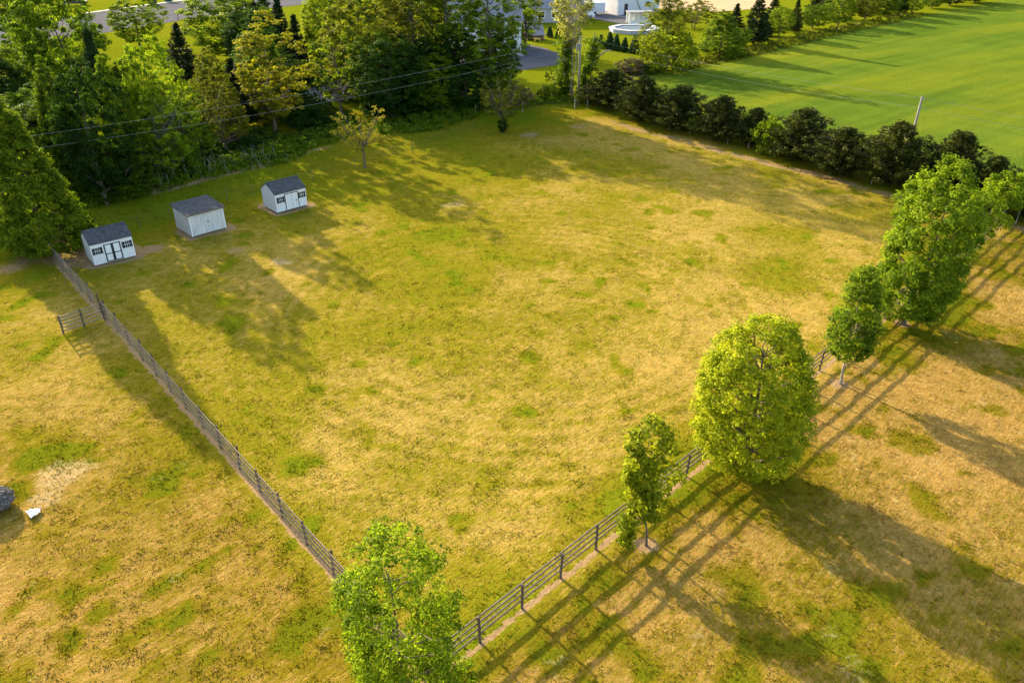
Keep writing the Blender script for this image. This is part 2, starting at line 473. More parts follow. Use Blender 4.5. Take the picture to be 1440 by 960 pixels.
c = t.mix(sf, c, soilc)
pf = t.rng(t.math('ADD', pa, t.math('MULTIPLY', t.math('SUBTRACT', n_f, .5), 1.2)), .38, .8)
c = t.mix(t.math('MULTIPLY', pf, .72), c, (.54, .40, .21))
hgt = t.math('ADD', t.math('MULTIPLY', n_f, .8), t.math('ADD', t.math('MULTIPLY', n_ff, .35), t.math('MULTIPLY', n_st, .4)))
MEADOW = t.done(t.bsdf(c, 1., t.bump(hgt, .8, .11), 0.))

def grid_obj(name, xs, ys, mat, zf=None):
    X, Y = np.meshgrid(xs, ys)
    x = X.ravel(); y = Y.ravel()
    z = zf(x, y) if zf else np.zeros_like(x)
    nx, ny = len(xs), len(ys)
    me = bpy.data.meshes.new(name)
    me.vertices.add(nx * ny); me.vertices.foreach_set('co', np.stack([x, y, z], 1).astype(np.float32).ravel())
    i = (np.arange(ny - 1)[:, None] * nx + np.arange(nx - 1)[None]).ravel()
    q = np.stack([i, i + 1, i + nx + 1, i + nx], 1).astype(np.int32); n = len(q)
    me.loops.add(n * 4); me.loops.foreach_set('vertex_index', q.ravel())
    me.polygons.add(n); me.polygons.foreach_set('loop_start', np.arange(0, 4 * n, 4, dtype=np.int32)); me.polygons.foreach_set('loop_total', np.full(n, 4, np.int32))
    me.update(calc_edges=True); me.polygons.foreach_set('use_smooth', [True] * n)
    me.materials.append(mat)
    return link(name, me), x, y
xs = np.concatenate([[-4000, -1500, -600, -300, -180], np.arange(-120, -60, 1.5), np.arange(-60, 60, .4), np.arange(60, 150, 1.5), [180, 300, 600, 1500, 4000]])
ys = np.concatenate([[-600, -200, -60, -10], np.arange(0, 112, .4), np.arange(112, 250, 1.5), [280, 400, 700, 1500, 4500]])
go, gx, gy = grid_obj('ground', xs, ys, MEADOW, relief)
struct(go)
mg, ms, mp_, md_ = ground_masks(gx, gy)
for nm, v in (('green', mg), ('soil', ms), ('pale', mp_), ('dry', md_)):
    a = go.data.attributes.new(nm, 'FLOAT', 'POINT'); a.data.foreach_set('value', v.astype(np.float32))

# grass blades standing in the meadow (uncountable: one object)
def grass():
    rng = np.random.default_rng(11)
    n = 720000; per = 9
    cx_ = rng.uniform(-52, 56, n // per); cy_ = rng.uniform(12, 108, n // per); cr_ = .08 + .20 * rng.random(n // per) ** 1.5
    x = np.repeat(cx_, per) + rng.normal(size=n // per * per) * np.repeat(cr_, per); y = np.repeat(cy_, per) + rng.normal(size=n // per * per) * np.repeat(cr_, per)
    tu = np.repeat(rng.normal(size=n // per) * .12, per); n = len(x)
    d = np.hypot(x, y)
    infr = np.abs(x) < .70 * (y * .9 + 14) + 2
    keep = infr & (np.repeat(rng.random(n // per), per) < np.clip(42 / np.maximum(d, 1), 0, 1) ** 1.3) & (side(x, y, HEDGE0, HEDGE1) < 0) & (side(x, y, WOOD0, WOOD1) < 1)
    x, y, tu = x[keep], y[keep], tu[keep]
    g, s, p, dry = ground_masks(x, y)
    s = np.maximum(s, np.maximum(smooth(.32, .2, np.abs(side(x, y, CORNER, LF_END) - .2)), smooth(.32, .2, np.abs(side(x, y, CORNER, RF_END) + .22))))
    k = rng.random(len(x)) > s * 1.1 + p * .5 - .05
    x, y, g, dry, tu = x[k], y[k], g[k], dry[k], tu[k]
    tall = fbm(x + 300, y, 1.1, 2)
    for (a, b) in SHEDS:                    # keep the shed floors clear
        ex = np.array([b[0] - a[0], b[1] - a[1]]); w = np.linalg.norm(ex); ex /= w; ey = np.array([-ex[1], ex[0]])
        u = (x - a[0]) * ex[0] + (y - a[1]) * ex[1]; v = (x - a[0]) * ey[0] + (y - a[1]) * ey[1]
        o = (u < -.05) | (u > w + .05) | (v < -.05) | (v > 3.2)
        x, y, g, dry, tall, tu = x[o], y[o], g[o], dry[o], tall[o], tu[o]
    m = len(x); z = relief(x, y) - .01
    h = (.03 + .05 * rng.random(m)) * (.45 + 1.2 * tall) * (.7 + .5 * g)
    w = .02 + .035 * rng.random(m)
    a = rng.random(m) * 6.283; la = rng.random(m) * 6.283; ll = h * (.7 + 1.8 * rng.random(m))
    P = np.stack([x, y, z], 1)
    tv = np.stack([np.cos(a) * w, np.sin(a) * w, np.zeros(m)], 1)
    tip = P + np.stack([np.cos(la) * ll, np.sin(la) * ll, h], 1)
    V = np.stack([P - tv, P + tv, tip], 1).reshape(-1, 3)
    ti = np.clip(g + tu + rng.normal(size=m) * .12, 0, 1)
    t = NT('grass_blades')
    f = t.attr('tint')
    c = t.mix(t.rng(f, .1, .5), (.50, .37, .09), (.27, .235, .011)); c = t.mix(t.rng(f, .6, 1.), c, (.16, .20, .007)); c = t.mix(t.attr('dry'), c, t.mix(1., c, (.80, .70, .80), 'MULTIPLY'))
    dd = t.bsdf(c, .9, None, .0); tr = t.n('ShaderNodeBsdfTranslucent'); t.t.links.new(c, tr.inputs[0])
    mx = t.n('ShaderNodeMixShader'); mx.inputs[0].default_value = .55
    t.t.links.new(dd, mx.inputs[1]); t.t.links.new(tr.outputs[0], mx.inputs[2])
    struct(link('grass', fast_mesh('grass', V, 3, t.done(mx.outputs[0]), {'tint': np.repeat(ti, 3), 'dry': np.repeat(dry, 3)})), 'stuff')
grass()

# ------------------------------------------------------------------ sheets lying on the ground
def sheet(name, pts, z, mat, jit=0., step=2.):
    rng = random.Random(len(name))
    out = []
    for i, p in enumerate(pts):
        q = pts[(i + 1) % len(pts)]; L = math.hypot(q[0] - p[0], q[1] - p[1]); n = max(1, int(L / step)) if jit else 1
        for k in range(n):
            f = k / n; j = jit if k else 0
            out.append((p[0] + (q[0] - p[0]) * f + rng.uniform(-j, j), p[1] + (q[1] - p[1]) * f + rng.uniform(-j, j), z))
    mb = MB(); mb.add(out, [tuple(range(len(out)))])
    o = mb.build(name, mat)
    me = o.data
    if me.polygons[0].normal.z < 0: me.flip_normals()
    return struct(o)

# young wheat
t = NT('young_crop'); co = t.coord()
st1 = t.noise(1.0, 5, t.coord((.022, .42, 1), R(39)), .62)        # drill rows
st2 = t.noise(1.0, 4, t.coord((.03, .30, 1), R(-48)), .6)
nb = t.noise(.05, 4, co, .6); nf = t.noise(3.5, 5, co, .75); nbl = t.noise(1.0, 4, t.coord((.010, .055, 1), R(30)), .6)
f = t.math('ADD', t.math('MULTIPLY', nb, .4), t.math('ADD', t.math('MULTIPLY', st1, .4), t.math('MULTIPLY', st2, .2)))
c = t.mix(t.rng(f, .38, .62), (.070, .122, .013), (.145, .198, .019))
c = t.mix(t.math('MULTIPLY', t.rng(nbl, .47, .68), .85), c, (.24, .245, .014))
c = t.mix(t.math('MULTIPLY', t.rng(nf, .35, .65), .4), c, (.045, .075, .004))
CROP = t.done(t.bsdf(c, .9, t.bump(t.math('ADD', nf, t.math('MULTIPLY', st1, .6)), .9, .22), 0.))
cf = [G(908, 108), G(960, 98), G(1060, 77), G(1180, 48), G(1300, 21), G(1420, -2), (190, 330), (320, 250), (250, 60), (100, 22), (52, 66), G(1440, 292), G(1290, 236), G(1100, 178), G(940, 132)]
sheet('crop_field', cf, .05, CROP, .35, 1.5)
TAN = mat_plain('fallow_soil', (.40, .27, .13), .95, .25, .3, bump=.4)
sheet('fallow_field', [G(910, 12), G(1010, 17), G(1085, 12), G(1090, 2), (110, 420), (20, 420), G(880, -8)], .03, TAN, .6, 3)
ASPH = mat_plain('asphalt', (.125, .118, .125), 1., .22, .6, bump=.1, spec=0.)
GRAV = mat_plain('gravel_drive', (.34, .28, .23), .95, .25, .9, bump=.4)
CONC = mat_plain('concrete', (.48, .46, .43), .9, .15, 1.2)
road = [G(-80, 78), G(0, 63), G(150, 46), G(261, 28), G(430, 6), (30, 330), (22, 352), G(420, -14), G(262, 2), G(201, 10), G(112, 22), G(0, 34), G(-80, 42)]
sheet('road', road, .03, ASPH)
sheet('parking_yard', [G(600, 112), G(716, 102), G(745, 97.5), G(778, 92.5), G(795, 86), G(797, 82), G(790, 77.5), G(768, 68.5), G(742, 62.5), G(700, 58), G(600, 64)], .03, ASPH, .12, 2)
sheet('farm_yard', [G(828, 21), G(838, 28), G(872, 34), G(888, 33), G(890, 22), G(872, 4), G(868, -3), G(846, -6), G(834, 6)], .03, ASPH, .15, 2)
sheet('driveway', [G(352, 163), G(405, 151), G(455, 143), G(520, 138), G(600, 128), G(600, 110), G(520, 118), G(430, 124), G(352, 140)], .03, GRAV, .25, 2)
# concrete kerb along the far side of the road
mb = MB()
ke = [G(112, 20.5), G(201, 8.5), G(262, .5)]
for i in range(2):
    a, b = Vector((*ke[i], .06)), Vector((*ke[i + 1], .06)); d = b - a
    mb.box((a + b) / 2, (d.length - .01, 1.1, .12), math.atan2(d.y, d.x))
struct(mb.build('pavement', CONC))

# ------------------------------------------------------------------ board fences
RAIL = mat_plain('weathered_board', (.20, .152, .108), .85, .3, 1.3, (.25, 3, 3), bump=.3)
POST = mat_plain('weathered_post', (.115, .086, .066), .85, .3, 2, (2, 2, .3), bump=.3)
RAILH = (.38, .70, 1.02, 1.34)
def board_fence(name, p, q, label, spacing=2.4, rh=.10, railside=1, seed=0, gap=None, group=None, hs=RAILH):
    rnd = random.Random(seed)
    dx, dy = q[0] - p[0], q[1] - p[1]; L = math.hypot(dx, dy); rz = math.atan2(dy, dx)
    root = empty(name, (p[0], p[1], 0), rz, label, 'fence', group)
    n = int(round(L / spacing)); sp = L / n
    for i in range(n + 1):
        mb = MB(); h = 1.46 + rnd.uniform(-.03, .04)
        r = .058
        mb.tube([(0, 0, -.05), (0, 0, h - .03), (0, 0, h)], [r * 1.05, r, r * .75], 8)
        po = mb.build('post', POST, root); po.location = (i * sp, 0, 0)
        po.rotation_euler = (rnd.uniform(-.045, .045), rnd.uniform(-.045, .045), 0)
    for h in hs:
        mb = MB()
        for i in range(n):
            z0, z1 = h + rnd.uniform(-.035, .03), h + rnd.uniform(-.035, .03)
            m = Matrix.Translation((i * sp + sp / 2, railside * (.058 + .018), (z0 + z1) / 2)) @ Matrix.Rotation(-math.atan2(z1 - z0, sp), 4, 'Y')
            mb.box((0, 0, 0), (sp - .012, .032, rh), 0, 0, m)
        mb.build('rail', RAIL, root)
    return root
lf_dir = Vector((LF_END[0] - CORNER[0], LF_END[1] - CORNER[1], 0)).normalized()
lf_nrm = Vector((-lf_dir.y, lf_dir.x, 0))           # towards left pasture
gate_at = G(139, 452)
s_gate = (Vector((*gate_at, 0)) - Vector((*CORNER, 0))).dot(lf_dir)
gA = Vector((*CORNER, 0)) + lf_dir * s_gate
gB = gA + lf_dir * 1.35
board_fence('board_fence', CORNER, (gA.x, gA.y), 'long grey four-rail board fence running from the open gate to the front corner tree', railside=1, seed=1, rh=.125)
board_fence('board_fence', (gB.x, gB.y), LF_END, 'short stretch of grey board fence between the open gate and the big cone-shaped tree', railside=1, seed=2, rh=.125)
board_fence('board_fence', (CORNER[0] + .16, CORNER[1] + .16), RF_END, 'grey board fence along the row of young trees towards the cedar hedge', railside=1, seed=3)
# open gate
GW = mat_plain('gate_wood', (.32, .24, .15), .85, .3, 1.5, (.25, 3, 3), bump=.3)
gdir = (Vector((*G(90.8, 469), 0)) - gA); gl = 2.75; gz = math.atan2(gdir.y, gdir.x)
gr = empty('farm_gate', (gA.x, gA.y, 0), gz, 'open brown wooden gate of five rails standing out from the fence', 'gate')
for i, h in enumerate((.22, .48, .74, 1.0, 1.24)):
    MB().box((gl / 2 + .12, 0, h), (gl, .035, .10)).build('rail', GW, gr)
for xx in (.16, gl * .55, gl + .10):
    MB().box((xx, .04, .68), (.10, .045, 1.36)).build('upright', POST, gr)

# ------------------------------------------------------------------ sheds
def siding(name, base, groove=.0, stain=.0):
    t = NT(name); co = t.coord()
    n = t.noise(2.2, 4, t.coord((3, 3, .4)), .6); n2 = t.noise(14, 3, co)
    c = t.mix(t.rng(n, .40, .70), base, tuple(v * (1 - stain) for v in base))
    c = t.mix(t.rng(n2, .55, .8), c, tuple(v * .88 for v in base))
    wv = t.n('ShaderNodeTexWave', wave_type='BANDS', bands_direction='X')
    wv.inputs['Scale'].default_value = 1.6; wv.inputs['Distortion'].default_value = 0
    t.t.links.new(co, wv.inputs['Vector'])
    gr_ = t.rng(wv.outputs['Fac'], .0, .06)
    c = t.mix(t.math('MULTIPLY', t.math('SUBTRACT', 1., gr_), .45), c, (.25, .25, .25))
    return t.done(t.bsdf(c, .6, t.bump(gr_, .4, .02), .3))
WHITE = siding('white_siding', (.88, .86, .82), 0, .08)
WORN = siding('worn_siding', (.74, .71, .66), 0, .32)
TRIMB = mat_plain('black_trim', (.025, .026, .03), .5, .2, 3)
TRIMW = mat_plain('white_trim', (.86, .84, .81), .55, .06, 2)
t = NT('shingles'); co = t.coord()
br = t.n('ShaderNodeTexBrick'); br.inputs['Scale'].default_value = 3.4; br.inputs['Mortar Size'].default_value = .012
br.inputs['Color1'].default_value = (.055, .055, .060, 1); br.inputs['Color2'].default_value = (.085, .083, .088, 1); br.inputs['Mortar'].default_value = (.03, .03, .035, 1)
t.t.links.new(co, br.inputs['Vector'])
c = t.mix(t.rng(t.noise(4, 4, co), .35, .7), br.outputs[0], (.12, .115, .115))
SHING = t.done(t.bsdf(c, .9, t.bump(br.outputs['Fac'], .4, .02), .05))
t = NT('dark_glass'); GLASS = t.done(t.bsdf((.02, .025, .03), .12, None, .6))
SKID = mat_plain('skid_timber', (.10, .075, .055), .9, .3, 3)

def shed(name, a, b, depth, wall_h, ridge_h, label, style):
    dx, dy = b[0] - a[0], b[1] - a[1]; W = math.hypot(dx, dy); rz = math.atan2(dy, dx)
    root = empty(name, (a[0], a[1], 0), rz, label, 'shed', 'white sheds in the paddock')
    f = .12                                            # skids lift the floor
    m = MB(); 
    for yy in (.25, depth - .25): m.box((W / 2, yy, f / 2), (W - .1, .14, f))
    m.build('skid', SKID, root)
    z1 = f + wall_h
    if style == 'lean':
        MB().prism([(0, f), (depth, f), (depth, z1 + .16), (0, z1)], 0, W).build('wall', WORN, root)
        th = .09; ov = .16; s = .16 / depth
        prof = [(-ov, z1 - ov * s + .004), (depth + ov, z1 + .16 + ov * s + .004), (depth + ov, z1 + .16 + ov * s + th), (-ov, z1 - ov * s + th)]
        rf = MB().prism(prof, -ov, W + ov).build('roof', SHING, root)
        MB().prism([(-ov - .025, z1 - ov * s - .03), (-ov - .003, z1 - ov * s - .03), (-ov - .003, z1 - ov * s + th), (-ov - .025, z1 - ov * s + th)], -ov, W + ov).build('fascia', mat_brown, rf)
        for sgn in (0, 1):
            x0 = W * .5 + (-.80 if not sgn else .004); 
            d = MB().box((x0 + .398, -.014, f + .06 + .85), (.79, .024, 1.70)).build('door', WORN, root)
            MB().box((W * .5 + (-.07 if not sgn else .07), -.036, f + .98), (.035, .02, .17)).build('handle', TRIMB, d)
        for xx in (.05, W - .05): MB().box((xx, -.012, f + wall_h / 2 - .02), (.095, .02, wall_h - .06)).build('corner_trim', TRIMW, root)
        return root
    MB().prism([(0, f), (depth, f), (depth, z1), (depth * .55, ridge_h), (0, z1)], 0, W).build('wall', WHITE, root)
    yr = depth * .55; th = .06; ov = .10
    sF = (ridge_h - z1) / yr; sB = (ridge_h - z1) / (depth - yr)
    prof = [(-ov, z1 - ov * sF + .005), (yr, ridge_h + .005), (depth + ov, z1 - ov * sB + .005), (depth + ov, z1 - ov * sB + th), (yr, ridge_h + th), (-ov, z1 - ov * sF + th)]
    rf = MB().prism(prof, -.05, W + .05).build('roof', SHING, root)
    MB().prism([(yr - .10, ridge_h + th - .10 * sF + .02), (yr, ridge_h + th + .055), (yr + .10, ridge_h + th - .10 * sB + .02), (yr, ridge_h + th + .004)], -.04, W + .04).build('ridge_cap', SHING, rf)
    for xx in (.045, W - .045): MB().box((xx, -.012, (f + z1) / 2 - .03), (.085, .022, wall_h - .08)).build('corner_trim', TRIMW, root)
    MB().box((W / 2, -.013, z1 - .10), (W - .19, .024, .10)).build('fascia', TRIMW, root)
    dw, dh = W * .40, wall_h * .84
    cx = W * .5 if style == 'black' else W * .52
    z0 = f + .05
    if style == 'black':
        for sgn in (-1, 1):
            d = MB().box((cx + sgn * dw / 4, -.018, z0 + dh / 2), (dw / 2 - .012, .03, dh)).build('door', TRIMW, root)
            m = MB(); x0, x1 = cx + (0.006 if sgn > 0 else -dw / 2 + .006), cx + (dw / 2 - .006 if sgn > 0 else -.006)
            t_ = .085
            for xx in (x0 + t_ / 2, x1 - t_ / 2): m.box((xx, -.045, z0 + dh / 2), (t_, .02, dh))
            for zz in (z0 + t_ / 2, z0 + dh * .45, z0 + dh - t_ / 2): m.box(((x0 + x1) / 2, -.044, zz), (x1 - x0 - 2 * t_, .018, t_ * .8))
            m.build('door_frame', TRIMB, d)
    else:
        d = MB().box((cx, -.018, z0 + dh / 2), (dw, .03, dh)).build('door', WHITE, root)
        m = MB(); t_ = .06
        for xx in (cx - dw / 2 - t_ / 2, cx + dw / 2 + t_ / 2): m.box((xx, -.022, z0 + dh / 2), (t_, .04, dh))
        m.box((cx, -.022, z0 + dh + t_ / 2), (dw + 2 * t_, .04, t_)); m.build('door_frame', TRIMB, d)
        MB().box((cx, -.037, z0 + dh / 2), (.015, .006, dh)).build('door_gap', TRIMB, d)
        MB().box((cx + dw * .36, -.045, z0 + dh * .48), (.06, .03, .16)).build('handle', TRIMB, d)
    for wx in (W * .145 if style == 'black' else W * .165, W * .855):
        ww, wh = W * .20, .50; wz = f + wall_h * .64
        w = MB().box((wx, -.015, wz), (ww, .026, wh)).build('window', GLASS, root)
        m = MB()
        for zz in (wz - wh / 2 + .02, wz + wh / 2 - .02): m.box((wx, -.036, zz), (ww - .09, .016, .04))
        for xx in (wx - ww / 2 + .02, wx + ww / 2 - .02): m.box((xx, -.036, wz), (.04, .016, wh))
        m.build('frame', TRIMB, w)
        m = MB()
        for k in (1, 2, 3): m.box((wx - ww / 2 + ww * k / 4, -.038, wz), (.024, .012, wh - .09))
        m.box((wx, -.0385, wz + wh * .02), (ww - .1, .006, .03))
        m.build('mullion', TRIMW, w)
        for sx in (-1, 1):
            MB().box((wx + sx * (ww / 2 + .035), -.02, wz), (.06, .03, wh + .06)).build('shutter', TRIMB, w)
    return root
mat_brown = mat_plain('brown_fascia', (.17, .12, .085), .8, .2, 2)
shed('garden_shed', *SHEDS[0], 2.3, 1.72, 2.52, 'white shed with black-framed double doors and two windows, nearest the left fence', 'black')
shed('garden_shed', *SHEDS[1], 3.0, 1.86, 0, 'weathered windowless white shed with a single low-pitched roof, between the two windowed sheds', 'lean')
shed('garden_shed', *SHEDS[2], 2.5, 1.68, 2.48, 'white shed with plain white doors and two windows, nearest the bare budding tree', 'plain')

# ------------------------------------------------------------------ wire fences with thin stakes
STEEL = mat_plain('galvanised_stake', (.45, .43, .40), .6, .25, 3)
RUST = mat_plain('rusty_stake', (.12, .10, .08), .8, .3, 3)
def wire_fence(pts, label, mat, h=1.25, r=.03, wires=(.5, .9, 1.2), group=None):
    root = empty('wire_fence', (pts[0][0], pts[0][1], 0), 0, label, 'fence')
    o = Vector((pts[0][0], pts[0][1], 0)); rnd = random.Random(5)
    for p in pts:
        MB().tube([(0, 0, -.05), (rnd.uniform(-.03, .03), rnd.uniform(-.03, .03), h)], r, 6).build('stake', mat, root).location = Vector((p[0], p[1], 0)) - o
    m = MB()
    for w in wires:
        for i in range(len(pts) - 1):
            m.tube([Vector((*pts[i], w)) - o, Vector((*pts[i + 1], w)) - o], .006, 4)
    m.build('wires', RUST, root)
wire_fence([G(*p) for p in ((826, 152), (880, 163), (941, 182), (970, 188), (996, 195), (1023, 202), (1052, 209), (1082, 216), (1112, 224), (1145, 232), (1178, 245), (1225, 259), (1290, 274), (1340, 288), (1392, 302), (1428, 315))],
           'thin wire fence on pale stakes along the foot of the dark cedar hedge', STEEL, 1.2, .035)
wire_fence([G(*p) for p in ((70, 350), (130, 331), (197, 322), (241, 311), (320, 283), (357, 278), (440, 255), (500, 238), (580, 215), (668, 186))],
           'thin wire fence on dark stakes passing behind the three white sheds', RUST, 1.25, .025)
wire_fence([G(669, 160), G(735, 158), G(808, 153)], 'thin wire fence on pale stakes behind the budding tree by the wood', STEEL, 1.4, .04)

# ------------------------------------------------------------------ poles and overhead wires
POLEW = mat_plain('pole_wood', (.24, .205, .165), .85, .25, 2, (2, 2, .2))
CERAM = mat_plain('insulator', (.25, .24, .24), .3, .1, 2)
def pole(p, h, label, box=False):
    root = empty('utility_pole', (p[0], p[1], 0), .3, label, 'utility pole')
    MB().tube([(0, 0, -.1), (0, 0, h * .5), (0, 0, h)], [.15, .125, .10], 10).build('shaft', POLEW, root, True)
    for z in (h - .25, h - 1.15):
        m = MB(); m.tube([(.10, 0, z), (.30, 0, z)], .018, 6); m.tube([(.30, 0, z - .05), (.30, 0, z), (.30, 0, z + .09)], [.03, .05, .025], 8)
        m.build('insulator', CERAM, root)
    if box:
        m = MB(); m.tube([(-.30, 0, h - 1.75), (-.30, 0, h - .95), (-.30, 0, h - .9)], [.20, .20, .12], 12)
        m.box((-.13, 0, h - 1.3), (.12, .08, .3)); m.build('transformer', CERAM, root)
    return root
HA, HB, HC = 8.8, 8.3, 8.4
pole(POLE_A, HA, 'grey wooden utility pole at the back corner where the hedge meets the wood', True)
pole(POLE_B, HB, 'bare wooden utility pole rising behind the dark cedar hedge')
pole(POLE_C, HC, 'wooden utility pole beside the large tree at the end of the left fence')
WIRE = mat_plain('wire', (.30, .29, .28), .6, .1, 2)
def wire(a, b, sag, label):
    m = MB(); a = Vector(a); b = Vector(b); n = 28
    m.tube([a.lerp(b, i / n) - Vector((0, 0, sag * 4 * (i / n) * (1 - i / n))) for i in range(n + 1)], .008, 5)
    tag(m.build('overhead_wire', WIRE), label, 'wire')
OFF = Vector((.286, .089, 0))
def wp(p, z): return Vector((p[0], p[1], z + .06)) + OFF
wire(wp(POLE_A, HA - .25), wp(POLE_C, HC - .25), .9, 'upper of the two wires strung across the front of the wood')
wire(wp(POLE_A, HA - 1.15), wp(POLE_C, HC - 1.15), 1.2, 'lower of the two wires strung across the front of the wood')
wire(wp(POLE_A, HA - .25), wp(POLE_B, HB - .25), .5, 'upper wire between the corner pole and the pole behind the hedge')
wire(wp(POLE_A, HA - 1.15), wp(POLE_B, HB - 1.15), .7, 'lower wire between the corner pole and the pole behind the hedge')
far = (76, 42)
wire(wp(POLE_B, HB - .25), Vector((*far, 8.0)), .5, 'upper wire leaving the hedge pole over the green crop field')
wire(wp(POLE_B, HB - 1.15), Vector((*far, 7.1)), .6, 'lower wire leaving the hedge pole over the green crop field')
pole((far[0] - .286, far[1] - .089), 8.25, 'wooden utility pole at the near side of the green crop field')

# ------------------------------------------------------------------ trees of the paddock
YT = 'young trees along the right fence'
m = deciduous(111, 8.5, .9, 1.95, 'oval', 420, 60, .125, .32, .10, lump=.5, shell=.25, nl=18, leafmat=LEAF['bright'], bark=BARK, rand=.7,
              extra=np.array([[2.0 + .5 * math.cos(i), -.3 + .5 * math.sin(i * 2), 1.5 + .13 * (i % 6)] for i in range(16)]))
plant_tree('young_tree', m, (*T_BOTTOM, 0), .3, (1, 1, 1), 'bright green pointed young tree standing at the front corner of the two board fences', group=YT)
lo = np.array([[-1.05 + .18 * math.cos(i * 1.7), -.5 + .18 * math.sin(i * 1.7), .55 + .12 * i] for i in range(16)])
m = deciduous(122, 6.3, 1.6, 1.1, 'column', 125, 40, .22, .32, .055, lump=.4, shell=.2, lean=(-.75, .1), nl=16, leafmat=LEAF['limeb'], extra=lo, up=.7, rand=.6)
plant_tree('young_tree', m, (*T_THIN, 0), 0, (1, 1, 1), 'slim young tree with a narrow drooping bright green crown, nearest the corner tree', group=YT)
m = deciduous(113, 8.8, .3, 2.85, 'dome', 820, 48, .16, .36, .17, lump=.16, shell=.42, nl=60, leafmat=LEAF['limeb'], rand=.6, up=.6)
plant_tree('round_tree', m, (*T_ROUND, 0), 0, (1, 1, 1), 'full round lime green tree with leaves down to the grass beside the fence', group=YT)
m = deciduous(104, 7.5, 1.7, 1.3, 'egg', 150, 70, .19, .42, .075, lump=.55, shell=.3, nl=20, leafmat=LEAF['fresh'], bark=BARK_PALE, up=.65, rand=.6)
plant_tree('young_tree', m, (*T_SMALL, 0), .4, (1, 1, 1), 'small open-crowned tree on a bare pale trunk, between the round tree and the tallest tree', group=YT)
m = deciduous(125, 10.5, 1.0, 2.6, 'oval', 620, 66, .19, .42, .16, lump=.42, shell=.42, lean=(.9, 0), nl=30, leafmat=LEAF['fresh'], up=.6, rand=.6)
plant_tree('tall_tree', m, (*T_TALL, 0), 0, (1, 1, 1), 'tallest dense green tree of the fence row, with a dark oval crown', group=YT)
m = deciduous(106, 5.6, 1.6, 1.9, 'round', 70, 60, .21, .42, .05, lump=.5, shell=.3, nl=18, leafmat=LEAF['bright'], bark=BARK_PALE)
plant_tree('young_tree', m, (*T_YOUNG1, 0), 0, (1, 1, 1), 'small sparse light green tree just behind the tallest tree of the row', group=YT)
m2 = deciduous(107, 4.9, 1.5, 1.9, 'round', 75, 60, .21, .42, .05, lump=.5, shell=.3, nl=18, leafmat=LEAF['bright'])
plant_tree('young_tree', m2, (*T_YOUNG2, 0), 1, (1, 1, 1), 'small light green tree at the hedge end of the right fence', group=YT)
# bare budding trees
def budding(seed, H, clear, Rr, n_main, n_sub, per, leaf, lm, bark, tr):
    rng = np.random.default_rng(seed); mb = MB(); C = []; O = []
    mb.tube([(0, 0, 0), (0, 0, .08), (.03, 0, clear * .5), (0, .03, clear), (0, 0, clear + (H - clear) * .45)], [tr * 1.9, tr * 1.2, tr, tr * .85, tr * .35], 8)
    for i in range(n_main):
        a = 6.283 * i / n_main + rng.normal() * .25; z0 = clear * (.85 + .5 * rng.random())
        L = Rr * rng.uniform(.7, 1.05); zt = H * rng.uniform(.72, 1.0) if i % 3 else clear + (H - clear) * rng.uniform(.15, .45)
        p0 = Vector((0, 0, z0)); p3 = Vector((math.cos(a) * L, math.sin(a) * L, zt))
        p1 = p0 + Vector((math.cos(a) * L * .35, math.sin(a) * L * .35, (zt - z0) * .30)); p2 = p0.lerp(p3, .7) + Vector((0, 0, -.1))
        mb.tube([p0, p1, p2, p3], [tr * .5, tr * .38, tr * .22, .01], 6)
        for k in range(n_sub):
            f = rng.uniform(.3, 1); b = p1.lerp(p2, (f - .3) / .4) if f < .7 else p2.lerp(p3, (f - .7) / .3)
            a2 = a + rng.normal() * .9; l2 = rng.uniform(.4, 1.1); e = b + Vector((math.cos(a2) * l2, math.sin(a2) * l2, l2 * rng.uniform(.1, .8)))
            mb.tube([b, b.lerp(e, .5) + Vector((0, 0, .05)), e], [.022, .015, .006], 5)
            for q in (b.lerp(e, .6), e): C.append(q[:]); O.append((0, 0, 1))
    C = np.array(C); V, ti = leaves(rng, C, np.array(O, float), per, .28, leaf, .5, .9, .6)
    crown = fast_mesh('crown', V, 4, lm, {'tint': ti}); tm = mb.build('trunk', bark, None, True); tme = tm.data; bpy.data.objects.remove(tm)
    return crown, tme
m = budding(108, 5.9, 1.9, 2.75, 13, 10, 15, .15, LEAF['bud'], BARK, .10)
plant_tree('budding_tree', m, (*B1, 0), 0, (1, 1, 1), 'small nearly bare tree with yellow buds, standing past the third white shed')
m = budding(109, 6.8, 1.7, 2.6, 14, 12, 16, .17, LEAF['olive'], BARK, .10)
plant_tree('budding_tree', m, (*B2, 0), 0, (1, 1, 1), 'thin olive-leaved tree with a leafy green base, standing before the tall trees of the wood')
rng = np.random.default_rng(4)

